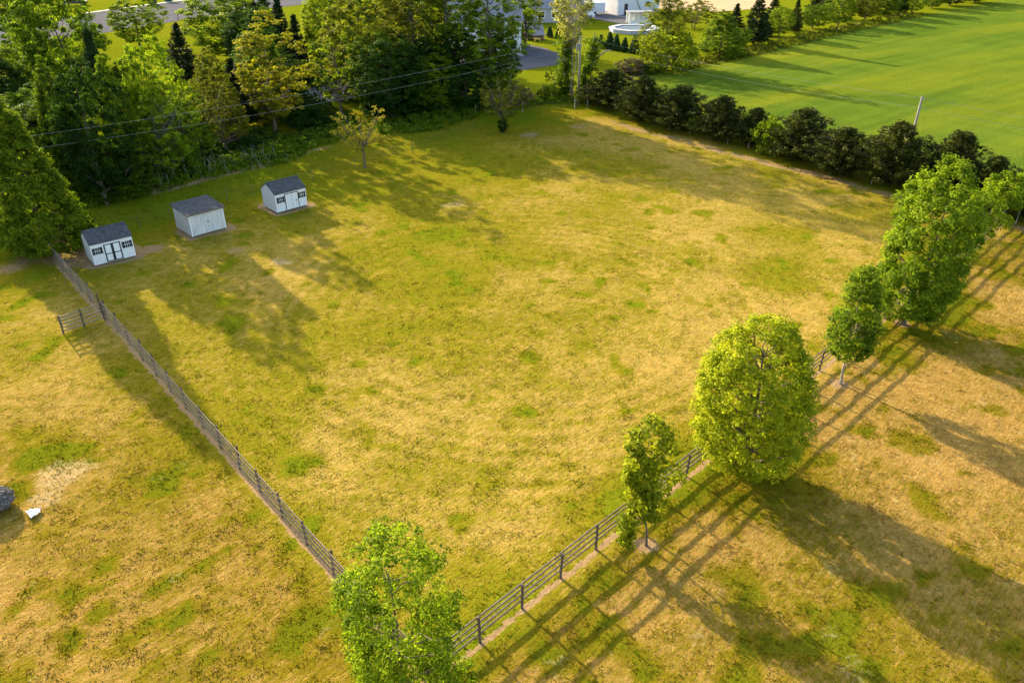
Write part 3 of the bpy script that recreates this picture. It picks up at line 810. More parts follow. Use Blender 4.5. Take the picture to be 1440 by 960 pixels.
# ------------------------------------------------------------------ stock meshes for wood, hedge and tree line
ST = {}
for i in range(3):
    ST['round', i] = lambda lm, i=i: deciduous(200 + i, 12, 1.2, 4.2, 'round', 450, 50, .28, .56, .22, lump=.42, shell=.45, nl=12, flat=.5, up=.65, rand=.6, leafmat=LEAF[lm])
    ST['open', i] = lambda lm, i=i: deciduous(210 + i, 12, 2.5, 3.6, 'egg', 250, 56, .27, .50, .17, lump=.65, shell=.3, nl=30, flat=.5, up=.65, rand=.6, leafmat=LEAF[lm], stems=1 + i % 2)
    ST['cone', i] = lambda lm, i=i: deciduous(220 + i, 12, .6, 4.2, 'cone', 470, 50, .28, .55, .2, lump=.5, shell=.45, nl=12, flat=.5, up=.65, rand=.6, leafmat=LEAF[lm])
    ST['tall', i] = lambda lm, i=i: deciduous(230 + i, 20, 2.5, 4.2, 'column', 460, 42, .30, .6, .30, lump=.65, shell=.25, nl=40, flat=.55, up=.6, rand=.6, leafmat=LEAF[lm], stems=1 + i % 2)
    ST['clump', i] = lambda lm, i=i: deciduous(240 + i, 11, 2.8, 3.4, 'round', 95, 36, .34, .42, .17, lump=.5, shell=.65, nl=30, leafmat=LEAF[lm], flat=.6)
    ST['fir', i] = lambda lm, i=i: conifer(250 + i, 12, .6, 2.9, LEAF[lm], 24, 9, 20, .42, droop=-.12, upturn=.22)
    ST['bush', i] = lambda lm, i=i: deciduous(260 + i, 3, .1, 2.0, 'round', 90, 34, .26, .5, .06, lump=.45, shell=.4, nl=8, leafmat=LEAF[lm])
    ST['cedar', i] = lambda lm, i=i: conifer(270 + i, 5.8, .1, 2.6, LEAF[lm], 24, 13, 20, .27, droop=.10, upturn=.40, shape=.62, ragged=.45, cr=.27)
_cache = {}
def stock(kind, var, lm):
    k = (kind, var, lm)
    if k not in _cache: _cache[k] = ST[kind, var](lm)
    return _cache[k]
NOM = {'round': (12, 4.2), 'open': (12, 3.6), 'cone': (12, 4.2), 'tall': (20, 3.4), 'clump': (11, 3.4), 'fir': (12, 2.9), 'bush': (3, 2.), 'cedar': (5.8, 2.6)}
_rn = random.Random(42)
def put(kind, var, lm, loc, H, Rr, label, name='tree', cat='tree', group=None):
    nh, nr = NOM[kind]
    return plant_tree(name, stock(kind, var, lm), (loc[0], loc[1], 0), _rn.uniform(0, 6.28), (Rr / nr, Rr / nr, H / nh), label, cat, group)
def see(kind, var, lm, tx, ty, Y, rpx, label, name='tree', group='trees of the wood', cat='tree'):
    x, H = top_at(tx, ty, Y); d = CP * Y + SP * (CAM_H - H * .6)
    return put(kind, var, lm, (x, Y), H, rpx / FPX * d, label, name, cat, group)

# the wood, surveyed crown by crown
x_, H_ = top_at(4, 146, 60)
m = deciduous(115, H_, .3, 3.5, 'cone', 950, 62, .22, .48, .2, lump=.3, shell=.5, nl=16, leafmat=LEAF['bright'], flat=.55, up=.6, rand=.6)
plant_tree('broadleaf_tree', m, (x_, 60, 0), 0, (1, 1, 1), 'big bright green cone-shaped tree at the far end of the left fence', 'tree', 'trees of the wood')
see('cone', 2, 'mid', 56, 84, 74, 40, 'leafy mid green tree rising directly behind the big cone-shaped tree by the left fence', 'broadleaf_tree')
see('round', 0, 'mid', 58, -28, 98, 54, 'largest dark green round tree at the road, upper left corner of the wood', 'broadleaf_tree')
see('round', 1, 'mid', 2, 20, 118, 40, 'dark round tree cut by the left edge, left of the largest round tree', 'broadleaf_tree')
see('fir', 0, 'spruce', 122, 44, 80, 36, 'dark evergreen in front of the largest round tree by the road', 'evergreen_tree')
see('round', 2, 'bright', 182, -3, 152, 32, 'neat small round tree standing alone against the grey road', 'broadleaf_tree')
see('round', 2, 'bright', 194, 56, 82, 36, 'bright yellow-green tree in front of the neat round roadside tree', 'broadleaf_tree')
see('fir', 1, 'spruce', 246, 34, 122, 28, 'dark pointed evergreen between the bright yellow-green tree and the big round bright tree', 'evergreen_tree')
see('round', 0, 'bright', 309, -14, 138, 51, 'big round bright green tree beside the road with a smooth dome crown', 'broadleaf_tree')
see('open', 2, 'olive', 288, 62, 93, 28, 'olive spiky-topped tree below the big round bright tree', 'broadleaf_tree')
see('open', 0, 'gold', 366, 40, 93, 52, 'golden yellow leafed tree with bare leaning trunks in the middle of the wood', 'broadleaf_tree')
see('cone', 1, 'bright', 146, 92, 76, 32, 'slender yellow-green tipped tree above the first white shed', 'broadleaf_tree')
see('open', 1, 'bright', 216, 126, 77.5, 34, 'bright green vine-covered tree just behind the middle white shed', 'broadleaf_tree')
see('open', 2, 'bright', 266, 154, 83, 27, 'short bright green tree at the wood edge above the middle shed roof', 'broadleaf_tree')
see('fir', 2, 'spruce', 132, 118, 92, 34, 'dark shaded evergreen behind the slender yellow-green tree', 'evergreen_tree')
see('round', 1, 'deep', 97, 88, 70.5, 44, 'deep green tree right of the leafy mid green tree behind the left fence end', 'broadleaf_tree')
see('cone', 1, 'mid', 118, 196, 73.5, 52, 'low wide drooping green tree at the wood edge behind the first white shed', 'broadleaf_tree')
see('bush', 0, 'mid', 238, 196, 78.5, 26, 'low leafy tree at the wood edge between the middle and right sheds', 'broadleaf_tree')
see('fir', 0, 'spruce', 388, -2, 128, 27, 'tall dark spruce left of the light green tree at the top of the wood', 'evergreen_tree')
see('fir', 1, 'spruce', 356, 4, 136, 25, 'dark spruce against the flank of the big round bright tree', 'evergreen_tree')
see('fir', 2, 'spruce', 412, 22, 120, 24, 'lower dark spruce above the golden tree', 'evergreen_tree')
see('round', 1, 'lime', 440, -10, 132, 28, 'light green round tree between the tall spruces and the olive tree', 'broadleaf_tree')
see('round', 2, 'olive', 500, -14, 110, 50, 'large olive-yellow tree with fine leaves at the top of the wood', 'broadleaf_tree')
see('clump', 0, 'bright', 468, 48, 101, 40, 'tree with separate round leaf clumps below the large olive tree', 'broadleaf_tree')
see('round', 0, 'deep', 544, 56, 100, 41, 'dense dark green round tree in front of the tall trunks, above the budding tree', 'broadleaf_tree')
see('tall', 0, 'olive', 574, -62, 113, 44, 'tall olive tree with a mass of bare limbs behind the dark round tree', 'broadleaf_tree')
see('tall', 1, 'mid', 626, -66, 112, 36, 'tall green tree with sky-bright gaps between the olive tree and the ivy-clad tree', 'broadleaf_tree')
see('tall', 2, 'mid', 688, -72, 107, 41, 'tallest ivy-clad dark green tree at the right-hand end of the wood', 'broadleaf_tree')
see('round', 1, 'bright', 618, 76, 105, 29, 'small bright green tree at the foot of the tall green tree', 'broadleaf_tree')
see('fir', 0, 'spruce', 322, 84, 98, 32, 'dark evergreen squeezed between the spiky olive tree and the golden tree', 'evergreen_tree')
see('open', 0, 'mid', 66, 128, 74, 30, 'mid green tree rising over the low drooping tree by the first shed', 'broadleaf_tree')
see('open', 1, 'olive', 300, 112, 86, 28, 'olive tree with crooked bare stems left of the golden tree', 'broadleaf_tree')
see('round', 2, 'deep', 188, 168, 84, 30, 'deep green bushy tree below the vine-covered tree', 'broadleaf_tree')
see('open', 2, 'gold', 322, 128, 90, 25, 'small golden-tipped tree under the larger golden tree', 'broadleaf_tree')
see('tall', 0, 'deep', 703, 20, 110, 19, 'narrow dark green tree hugging the right side of the ivy-clad tree', 'broadleaf_tree')
see('round', 0, 'deep', 655, 92, 105, 32, 'dark bushy tree under the tallest ivy-clad tree', 'broadleaf_tree')
see('tall', 1, 'olive', 737, -60, 150, 20, 'tall tree with long thin leaning limbs beside the white house', 'broadleaf_tree')
see('open', 0, 'mid', 596, 100, 104, 24, 'thin green tree under the tall olive tree', 'broadleaf_tree')
see('round', 2, 'mid', 20, -40, 150, 40, 'round tree beyond the road at the upper left corner', 'broadleaf_tree')
see('round', 1, 'deep', 345, -30, 150, 30, 'dark round tree behind the big round bright tree', 'broadleaf_tree')
see('round', 2, 'mid', 470, -40, 142, 40, 'green tree hidden behind the olive tree at the top of the wood', 'broadleaf_tree')
see('round', 0, 'deep', 555, -50, 140, 45, 'dark tree filling the back of the wood behind the tall olive tree', 'broadleaf_tree')

# the shaded depth of the wood
_wr = random.Random(17); _wn = 0
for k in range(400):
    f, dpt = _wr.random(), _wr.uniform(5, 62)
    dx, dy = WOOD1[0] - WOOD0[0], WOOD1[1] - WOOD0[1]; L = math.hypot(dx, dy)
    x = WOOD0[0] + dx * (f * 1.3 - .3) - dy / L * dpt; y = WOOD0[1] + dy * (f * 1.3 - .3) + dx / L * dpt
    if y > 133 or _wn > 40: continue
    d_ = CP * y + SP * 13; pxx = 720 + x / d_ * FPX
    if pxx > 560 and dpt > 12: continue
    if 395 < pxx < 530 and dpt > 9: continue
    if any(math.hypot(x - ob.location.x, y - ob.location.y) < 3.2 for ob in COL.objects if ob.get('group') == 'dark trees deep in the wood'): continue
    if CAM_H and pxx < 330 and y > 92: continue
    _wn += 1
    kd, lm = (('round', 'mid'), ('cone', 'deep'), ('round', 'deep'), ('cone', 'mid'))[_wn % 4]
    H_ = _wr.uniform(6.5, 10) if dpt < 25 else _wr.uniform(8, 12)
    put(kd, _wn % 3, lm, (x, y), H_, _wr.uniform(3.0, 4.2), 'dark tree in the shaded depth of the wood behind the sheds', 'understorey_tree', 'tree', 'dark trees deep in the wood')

# budding tree's leafy foot
see('bush', 1, 'deep', 706, 168, 95.2, 7, 'small dark leafy sprout at the foot of the thin olive-leaved tree', 'shrub', None, 'shrub')

# dense thicket under the wood: one mass
def thicket(name, pts, width, hmax, n, seed, mats, leaf=.3, per=18, off=0.):
    rng = np.random.default_rng(seed); pts = np.array(pts); sg = rng.integers(0, len(pts) - 1, n); f = rng.random((n, 1))
    c = pts[sg] * (1 - f) + pts[sg + 1] * f
    d = nrm(pts[sg + 1] - pts[sg]); nn = np.stack([-d[:, 1], d[:, 0]], 1)
    w = rng.random(n)
    c = c + nn * ((w - .15) * width + off)[:, None]
    hh = hmax * (.25 + .75 * fbm(c[:, 0], c[:, 1], .35, 3) ** 1.2) * (.35 + .65 * smooth(0, .35, w))
    C = np.concatenate([c, (hh * (rng.random(n) ** .6))[:, None]], 1)
    O = nrm(np.concatenate([-nn * .5, np.ones((n, 1))], 1))
    V, ti = leaves(rng, C, O, per, .42 * (.6 + .7 * rng.random(n)), leaf, .5, .8, .7)
    me = fast_mesh(name, V, 4, mats, {'tint': ti})
    return struct(link(name, me), 'stuff')
thicket('undergrowth', [G(96, 288), G(200, 268), G(300, 240), G(400, 222), G(440, 196), G(520, 182), G(600, 176), G(690, 152)], 30, 2.4, 6500, 31, LEAF['deep'], .32, 16, off=4.0)
thicket('weeds', [G(110, 292), G(200, 274), G(300, 246), G(405, 226), G(440, 203), G(540, 188), G(610, 182), G(680, 160)], 5.5, 1.2, 2000, 32, LEAF['fresh'], .24, 16)
thicket('weeds', [G(735, 150), G(760, 146), G(812, 143), G(830, 146)], 3.5, 1.3, 330, 33, LEAF['bright'], .26, 16)
thicket('weeds', [G(890, 106), G(960, 99), G(1060, 78), G(1180, 49), G(1300, 22)], 5, 1.0, 1000, 34, LEAF['olive'], .35, 14)
# dead grey stems in the weeds
mb = MB(); rng = np.random.default_rng(77)
for i in range(90):
    f = rng.random(); q = [G(200, 266), G(300, 242), G(400, 222)]
    k = int(f * 2); ff = f * 2 - k
    x = q[k][0] * (1 - ff) + q[k + 1][0] * ff + rng.normal() * .9; y = q[k][1] * (1 - ff) + q[k + 1][1] * ff + rng.normal() * .9
    hh = rng.uniform(.8, 2.2); a = rng.random() * 6.28; l = rng.uniform(.2, .9)
    mb.tube([(x, y, 0), (x + math.cos(a) * l * .3, y + math.sin(a) * l * .3, hh * .7), (x + math.cos(a) * l, y + math.sin(a) * l, hh)], [.018, .014, .006], 4)
struct(mb.build('dry_brush', BARK_PALE), 'stuff')

# shrubs at the back corner
see('clump', 1, 'mid', 780, 92, 114, 12, 'small palm-like sumac with drooping fronds behind the back corner weeds', 'shrub', None, 'shrub')
see('bush', 2, 'maroon', 726, 122, 108, 17, 'brownish twiggy shrub between the wood and the back corner weeds', 'shrub', None, 'shrub')
see('bush', 0, 'mid', 770, 120, 111, 16, 'rounded green shrub left of the ivy-clad pale tree', 'shrub', None, 'shrub')
see('bush', 1, 'deep', 835, 122, 110, 12, 'dark green shrub between the corner pole and the hedge', 'shrub', None, 'shrub')
# pale blossoming ivy-clad tree
rg = np.random.default_rng(9)
x0, Hc = top_at(806, -28, 112)
bm = deciduous(301, Hc, 6.5, 2.9, 'vase', 170, 26, .30, .55, .16, lump=.5, shell=.35, nl=50, leafmat=LEAF['pale'], bark=BARK_PALE, stems=3)
pr = plant_tree('pale_tree', bm, (x0 + .2, 112, 0), 0, (1, 1, 1), 'pale cream-leaved tree with two ivy-covered stems behind the corner pole')
iv = []
for (sx, lx) in ((-.9, -.9), (1.3, 3.0)):
    for k in range(170):
        f = rg.random(); iv.append((sx * (1 - f) + lx * f + rg.normal() * .45, rg.normal() * .45, .3 + 7.6 * f))
iv = np.array(iv); V, ti = leaves(rg, iv, nrm(rg.normal(size=iv.shape)), 26, .5, .28)
link('ivy', fast_mesh('ivy', V, 4, LEAF['mid'], {'tint': ti}), pr)
mb = MB(); mb.tube([(1.2, 0, 3.0), (3.2, .2, 5.2), (4.6, .2, 6.3), (5.2, .2, 6.4)], [.14, .12, .10, .08], 7); mb.tube([(-.9, 0, 0), (-.9, 0, 8)], [.2, .1], 7); mb.tube([(1.2, 0, 0), (3, 0, 8.5)], [.2, .08], 7)
mb.build('limb', BARK_PALE, pr, True)

# cedar hedge
CG = 'dark cedars of the hedge'
for i, (px, by, ty, hw, lab) in enumerate([
    (860, 152, 101, 31, 'dark brown-green cedar at the pole end of the hedge'),
    (905, 172, 111, 27, 'second dark cedar from the pole end of the hedge'),
    (957, 183, 125, 33, 'broad dark cedar third from the pole end of the hedge'),
    (1014, 199, 139, 28, 'pointed dark cedar fourth from the pole end of the hedge'),
    (1062, 207, 156, 22, 'small dark cedar hidden behind the leafy green sapling in the hedge'),
    (1128, 226, 158, 38, 'broad flat-topped dark cedar right of the leafy green sapling'),
    (1184, 248, 184, 35, 'low wide olive-tinged cedar left of the hedge pole'),
    (1255, 263, 177, 37, 'large pyramid-shaped cedar just left of the pole behind the hedge'),
    (1338, 280, 192, 36, 'tall twin-tipped cedar right of the pole, behind the tallest fence tree'),
    (1304, 272, 228, 20, 'small cedar filling the gap right of the large pyramid-shaped cedar'),
    (1392, 296, 226, 30, 'olive-green rounded cedar behind the last young tree of the fence'),
    (1434, 312, 250, 26, 'dark cedar at the far right end of the hedge')]):
    x, y = G(px, by); _, H = top_at(px, ty, y); d = CP * y + SP * (CAM_H - 2.)
    put('cedar', i % 3, 'cedar', (x, y + .8), H, hw / FPX * d * 1.55, lab, 'cedar', 'tree', CG)
x, y = G(1078, 217); put('bush', 2, 'bright', (x, y - .1), 3.9, 1.25, 'leafy bright green sapling growing among the dark cedars', 'sapling')
x, y = G(976, 190); put('bush', 1, 'bright', (x, y - .1), 2.2, .7, 'small green shoot of leaves at the foot of the third cedar', 'sapling')

# arborvitae row by the pool
rg = np.random.default_rng(3)
C, O = crown_shape(rg, 2.9, .1, .95, 'cone', 170, .1, .7)
V, ti = leaves(rg, C, O, 22, .26, .2, .7, .5)
arb = fast_mesh('crown', V, 4, LEAF['arbor'], {'tint': ti})
tb = MB(); tb.tube([(0, 0, 0), (0, 0, 1.5)], [.07, .03], 6); tb_o = tb.build('trunk', BARK); arbt = tb_o.data; bpy.data.objects.remove(tb_o)
words = ['first', 'second', 'third', 'fourth', 'fifth', 'sixth']
for i, (px, by, ty) in enumerate([(845, 68, 50), (857, 69, 46), (866, 71, 50), (878, 73, 54), (892, 75, 51), (906, 77, 54)]):
    x, y = G(px, by); _, H = top_at(px, ty, y)
    plant_tree('arborvitae', (arb, arbt), (x, y, 0), i * 1.3, (H / 2.9 * 1.05,) * 3, f'{words[i]} cone-shaped arborvitae from the left in the row below the pool', 'tree', 'arborvitae row below the pool')
for i, (px, by, ty, l) in enumerate([(750, 42, 33, 'left of the two by the yard shelter roof'), (760, 41, 33, 'right of the two by the yard shelter roof'), (773, 53, 37, 'taller one right of the yard shelter'), (785, 54, 39, 'next to the pale tree'), (795, 55, 42, 'half behind the pale tree')]):
    x, y = G(px, by); _, H = top_at(px, ty, y)
    plant_tree('arborvitae', (arb, arbt), (x, y, 0), i * 1.7, (H / 2.9,) * 3, 'small cone-shaped arborvitae, ' + l, 'tree', 'arborvitae row by the yard')

# the tree line beyond the crop
TL = 'tree line beyond the green field'
def tl(kind, var, lm, px, by, ty, hw, label, name='broadleaf_tree'):
    x, y = G(px, by); _, H = top_at(px, ty, y); d = CP * y + SP * (CAM_H - H * .6)
    put(kind, var, lm, (x, y), H, hw / FPX * d, label, name, 'tree', TL)
tl('tall', 1, 'olive', 934, 92, -14, 24, 'tall thin yellow-leaved tree with a slanting trunk beside the pool')
tl('bush', 2, 'lime', 940, 99, 44, 36, 'round yellow-green bush under the tall thin yellow tree', 'shrub')
tl('bush', 0, 'maroon', 890, 104, 84, 20, 'low reddish brush heap at the near corner of the green field', 'shrub')
tl('bush', 1, 'mid', 916, 103, 88, 16, 'low green shrub beside the reddish brush heap', 'shrub')
tl('cone', 2, 'mid', 1012, 77, 16, 34, 'drooping mid green tree at the near end of the field tree line')
tl('open', 1, 'olive', 975, 40, 0, 22, 'thin olive tree left behind the drooping tree')
tl('round', 2, 'mid', 1040, 66, 40, 16, 'bushy green tree at the right foot of the drooping tree')
tl('fir', 0, 'spruce', 1060, 62, -14, 22, 'tallest dark spruce of the field tree line', 'evergreen_tree')
tl('fir', 1, 'spruce', 1032, 50, 6, 16, 'dark spruce just left of the tallest spruce', 'evergreen_tree')
tl('round', 0, 'bright', 1095, 52, 10, 18, 'bright green round tree right of the tallest spruce')
tl('fir', 2, 'cedar', 1116, 46, 0, 13, 'brown-tinged pointed cedar between two green trees', 'evergreen_tree')
tl('round', 1, 'mid', 1142, 40, 6, 20, 'mid green tree right of the brown-tinged cedar')
tl('round', 2, 'bright', 1178, 36, -4, 20, 'bright green tree in the middle of the field tree line')
tl('round', 0, 'olive', 1216, 28, -6, 18, 'greyish olive thin-leaved tree near the far end of the tree line')
tl('round', 1, 'mid', 1244, 24, -12, 18, 'mid green tree right of the greyish olive tree')
tl('fir', 0, 'spruce', 1262, 18, -24, 14, 'dark spruce near the far end of the tree line', 'evergreen_tree')
tl('round', 2, 'bright', 1282, 18, -12, 18, 'bright green bushy tree right of the far dark spruce')
tl('fir', 1, 'spruce', 1152, 24, -26, 22, 'dark spruce standing behind the mid green tree', 'evergreen_tree')
tl('fir', 2, 'spruce', 1200, 16, -30, 22, 'dark spruce behind the bright green middle tree', 'evergreen_tree')
tl('round', 0, 'mid', 1310, 12, -16, 18, 'last green tree before the far end of the field')
tl('round', 1, 'deep', 1335, 8, -20, 20, 'dark tree at the far end of the field tree line')
tl('fir', 0, 'arbor', 968, 61, 46, 6, 'small cone-shaped evergreen between the yellow-green bush and the drooping tree', 'evergreen_tree')
tl('fir', 1, 'spruce', 1085, 38, -8, 16, 'dark spruce behind the bright green round tree', 'evergreen_tree')
tl('fir', 2, 'spruce', 1075, 50, 20, 14, 'low dark spruce at the right foot of the tallest spruce', 'evergreen_tree')
tl('round', 2, 'mid', 1370, 4, -22, 24, 'round tree beyond the far right end of the tree line')

# ------------------------------------------------------------------ houses and farm buildings
BLUE = mat_plain('blue_metal_roof', (.05, .22, .45), .4, .12, 1, metal=.2)
GREYR = mat_plain('grey_roof', (.22, .22, .24), .8, .2, 1.5)
METALW = siding('white_metal', (.62, .64, .68), 0, .10)
GREYS = siding('grey_siding', (.36, .37, .40), 0, .15)
DECKW = mat_plain('pool_deck', (.50, .50, .50), .7, .12, 1)
def gable_house(name, x, y, rz, W, D, wall_h, ridge_h, wallm, roofm, label, cat, wins=(), doors=(), ov=.35, chimney=None):
    """local x along the ridge, front at y=0"""
    r = empty(name, (x, y, 0), rz, label, cat)
    MB().prism([(0, 0), (D, 0), (D, wall_h), (D / 2, ridge_h), (0, wall_h)], 0, W).build('wall', wallm, r)
    s = (ridge_h - wall_h) / (D / 2); th = .12
    rf = MB().prism([(-ov, wall_h - ov * s + .01), (D / 2, ridge_h + .01), (D + ov, wall_h - ov * s + .01), (D + ov, wall_h - ov * s + th), (D / 2, ridge_h + th), (-ov, wall_h - ov * s + th)], -ov, W + ov).build('roof', roofm, r)
    if chimney: MB().box((W * chimney, D / 2, ridge_h + .5), (.7, .6, 1.6)).build('chimney', mat_brown, rf)
    for (face, u, z, w, h) in wins:
        M = {'f': lambda: ((u, -.012, z), (w, .024, h)), 'l': lambda: ((-.012, u, z), (.024, w, h)), 'r': lambda: ((W + .012, u, z), (.024, w, h))}[face]()
        wo = MB().box(*M).build('window', GLASS, r)
        m = MB()
        for sg in (-1, 1):
            if face == 'f': m.box((u + sg * (w / 2 + .05), -.02, z), (.1, .05, h)); m.box((u, -.02, z + sg * (h / 2 + .05)), (w + .2, .05, .1))
            else:
                X = -.02 if face == 'l' else W + .02
                m.box((X, u + sg * (w / 2 + .05), z), (.05, .1, h)); m.box((X, u, z + sg * (h / 2 + .05)), (.05, w + .2, .1))
        m.build('frame', TRIMW, wo)
    for (face, u, w, h, mat) in doors:
        M = {'f': lambda: ((u, -.015, h / 2 + .02), (w, .03, h)), 'l': lambda: ((-.015, u, h / 2 + .02), (.03, w, h))}[face]()
        MB().box(*M).build('door', mat, r)
    return r
# white house behind the wood
hx, hy = G(733, 76)
h = gable_house('white_house', hx - 13, hy, 0, 13, 9, 5.6, 8.2, WHITE, GREYR, 'white two-storey house half hidden behind the tall trees of the wood', 'house',
    [('f', 2 + 2.4 * i, z, 1.0, 1.5) for i in range(5) for z in (1.6, 4.3)] + [('r', 3 + 3 * i, z, 1., 1.5) for i in range(2) for z in (1.6, 4.3)], chimney=.3)
MB().box((6.5, -1.02, .18), (13.8, 2.0, .35)).build('porch', CONC, h)
# grey-roofed house behind the pale tree
hx, hy = G(728, 33)
gable_house('farm_house', hx, hy, .12, 14, 9, 3.0, 6.0, GREYS, GREYR, 'long low house with a grey roof behind the pale cream-leaved tree', 'house',
    [('f', 2 + 3 * i, 1.6, 1.4, 1.2) for i in range(5)], [('f', 9.6, 1.0, 2.0, TRIMB)], chimney=.5)
# barn: gable faces the paddock
bx, by = G(868, 22)
bx2, by2 = G(926, 17)
r = empty('barn', (bx, by, 0), math.atan2(by2 - by, bx2 - bx), 'white barn with a bright blue metal roof and an open dark doorway', 'barn')
W = math.hypot(bx2 - bx, by2 - by); D = 18
Mx = Matrix.Rotation(math.pi / 2, 4, 'Z')
def gab(prof, y0, y1, name, mat, par):
    m = MB(); n = len(prof)
    m.add([(x, y0, z) for x, z in prof] + [(x, y1, z) for x, z in prof], [tuple(range(n)), tuple(range(n, 2 * n))[::-1]] + [(i, (i + 1) % n, n + (i + 1) % n, n + i) for i in range(n)])
    return m.build(name, mat, par)
gab([(0, 0), (W, 0), (W, 3.6), (W / 2, 5.4), (0, 3.6)], 0, D, 'wall', METALW, r)
s = 1.8 / (W / 2); o_ = .3
gab([(-o_, 3.6 - o_ * s + .01), (W / 2, 5.41), (W + o_, 3.6 - o_ * s + .01), (W + o_, 3.72 - o_ * s), (W / 2, 5.53), (-o_, 3.72 - o_ * s)], -.25, D + .25, 'roof', BLUE, r)
MB().box((2.3, -.02, 1.15), (.95, .04, 2.25)).build('door', TRIMB, r)
MB().box((W * .72, -.02, 1.9), (1.1, .04, .9)).build('window', GLASS, r)
# vent pipe leaning on the gable
mb = MB(); mb.tube([(W * .58, -.12, .1), (W * .47, -.12, 2.2), (W * .45, -.12, 2.9)], .09, 7)
mb.build('drain_pipe', CERAM, r)
# porch shelter
px_, py_ = G(884, 35)
r = empty('porch_shelter', (px_, py_, 0), .1, 'open white shelter with a flat grey roof in front of the barn', 'shelter')
w_, d_ = 5.0, 2.6
MB().box((w_ / 2, d_ / 2, 2.35), (w_ + .4, d_ + .4, .14)).build('roof', GREYR, r)
for i in range(6): MB().box((.1 + i * (w_ - .2) / 5, .1, 1.14), (.16, .16, 2.28)).build('post', TRIMW, r)
MB().box((w_ / 2, d_ - .05, 1.14), (w_, .1, 2.28)).build('back_wall', TRIMW, r)
MB().box((w_ / 2, .1, .45), (w_ - .5, .06, .8)).build('railing', TRIMW, r)
# pool with white deck
cx, cy = G(891, 44)
r = empty('pool', (cx, cy, 0), .12, 'raised pool with a white deck rim and a grey-blue cover beside the shelter', 'pool')
def ell(a, b, n=8, ph=.39): return [(a * math.cos(ph + 6.2832 * k / n), b * math.sin(ph + 6.2832 * k / n)) for k in range(n)]
def ring(outer, inner, z0, z1):
    n = len(outer); m = MB()
    vs = [(x, y, z0) for x, y in outer] + [(x, y, z1) for x, y in outer] + [(x, y, z0) for x, y in inner] + [(x, y, z1) for x, y in inner]
    fs = []
    for k in range(n):
        j = (k + 1) % n
        fs += [(k, j, n + j, n + k), (2 * n + j, 2 * n + k, 3 * n + k, 3 * n + j), (n + k, n + j, 3 * n + j, 3 * n + k), (j, k, 2 * n + k, 2 * n + j)]
    return m.add(vs, fs)
ring(ell(5.0, 4.4), ell(4.2, 3.6), 0, .62).build('wall', DECKW, r)
ring(ell(5.2, 4.6), ell(4.1, 3.5), .63, .72).build('deck', DECKW, r)
ring(ell(5.06, 4.46), ell(5.02, 4.42), .25, .42).build('band', mat_plain('lilac_band', (.42, .42, .62), .6, .1), r)
m = MB(); e = ell(4.18, 3.58); m.add([(x, y, .58) for x, y in e], [tuple(range(8))]); m.build('cover', mat_plain('pool_cover', (.11, .15, .19), .9, .2, .5, spec=.1), r)
# yard shelter with a big sloping roof
ax, ay = G(741, 58)
r = empty('yard_shelter', (ax, ay, 0), .22, 'low shelter with a big sloping grey roof at the edge of the asphalt yard', 'shelter')
MB().prism([(0, .9), (2.2, 2.5), (2.2, 2.62), (0, 1.02)], -.1, 3.5).build('roof', GREYR, r)
MB().box((1.7, 2.1, 1.2), (3.4, .1, 2.4)).build('back_wall', mat_plain('tan_board', (.50, .38, .30), .8, .15), r)
for xx in (.06, 3.34): MB().prism([(.05, 0), (2.0, 0), (2.0, 2.28), (.05, .86)], xx - .05, xx + .05).build('side_wall', mat_plain('tan_board', (.50, .38, .30), .8, .15), r)
m = MB(); m.box((1.9, -.55, .42), (1.3, .7, .22)); 
for xx in (1.4, 2.4): m.box((xx, -.55, .16), (.12, .5, .30))
tag(m.build('bench', mat_plain('yellow_wood', (.55, .36, .08), .7, .2)), 'yellow wooden bench in front of the yard shelter', 'bench')
o = bpy.data.objects[-1] if False else None
bench = [ob for ob in COL.objects if ob.name.startswith('bench')][0]; bench.location = (ax, ay, 0); bench.rotation_euler = (0, 0, .22)

# ------------------------------------------------------------------ vehicles
TYRE = mat_plain('tyre', (.02, .02, .02), .8, .2); RIM = mat_plain('rim', (.35, .35, .36), .35, .1, metal=.6)
LAMP = mat_plain('lamp_lens', (.6, .6, .6), .2, .05); RED = mat_plain('tail_lens', (.4, .02, .02), .3, .05)
def vehicle(name, p, rz, paint, prof, glass, W, wheels, label, cat='car'):
    r = empty(name, (p[0], p[1], .03), rz, label, cat)
    M = Matrix.Rotation(math.pi / 2, 4, 'Z') @ Matrix.Identity(4)
    def side_ext(pr, y0, y1, nm, mat, par):
        n = len(pr); m = MB(); m.add([(x, y0, z) for x, z in pr] + [(x, y1, z) for x, z in pr], [tuple(range(n)), tuple(range(n, 2 * n))[::-1]] + [(i, (i + 1) % n, n + (i + 1) % n, n + i) for i in range(n)])
        o = m.build(nm, mat, par)
        if nm == 'body':
            b = o.modifiers.new('bevel', 'BEVEL'); b.width = .06; b.segments = 2; b.limit_method = 'ANGLE'
        return o
    b = side_ext(prof, -W / 2, W / 2, 'body', paint, r)
    for gp in glass:
        side_ext(gp, -W / 2 - .006, W / 2 + .006, 'window', GLASS, r)
    for x, rr in wheels:
        for sy in (-1, 1):
            m = MB(); m.tube([(x, sy * (W / 2 - .20), rr), (x, sy * (W / 2 + .015), rr)], rr, 16); w = m.build('wheel', TYRE, r)
            m = MB(); m.tube([(x, sy * (W / 2 + .012), rr), (x, sy * (W / 2 + .028), rr)], rr * .58, 12); m.build('rim', RIM, w)
    xf = max(p_[0] for p_ in prof); xb = min(p_[0] for p_ in prof)
    for sy in (-1, 1):
        MB().box((xf + .005, sy * W * .36, .78), (.03, .34, .16)).build('headlight', LAMP, r)
        MB().box((xb - .005, sy * W * .40, .85), (.03, .2, .26)).build('tail_light', RED, r)
    # windscreen and rear screen
    return r
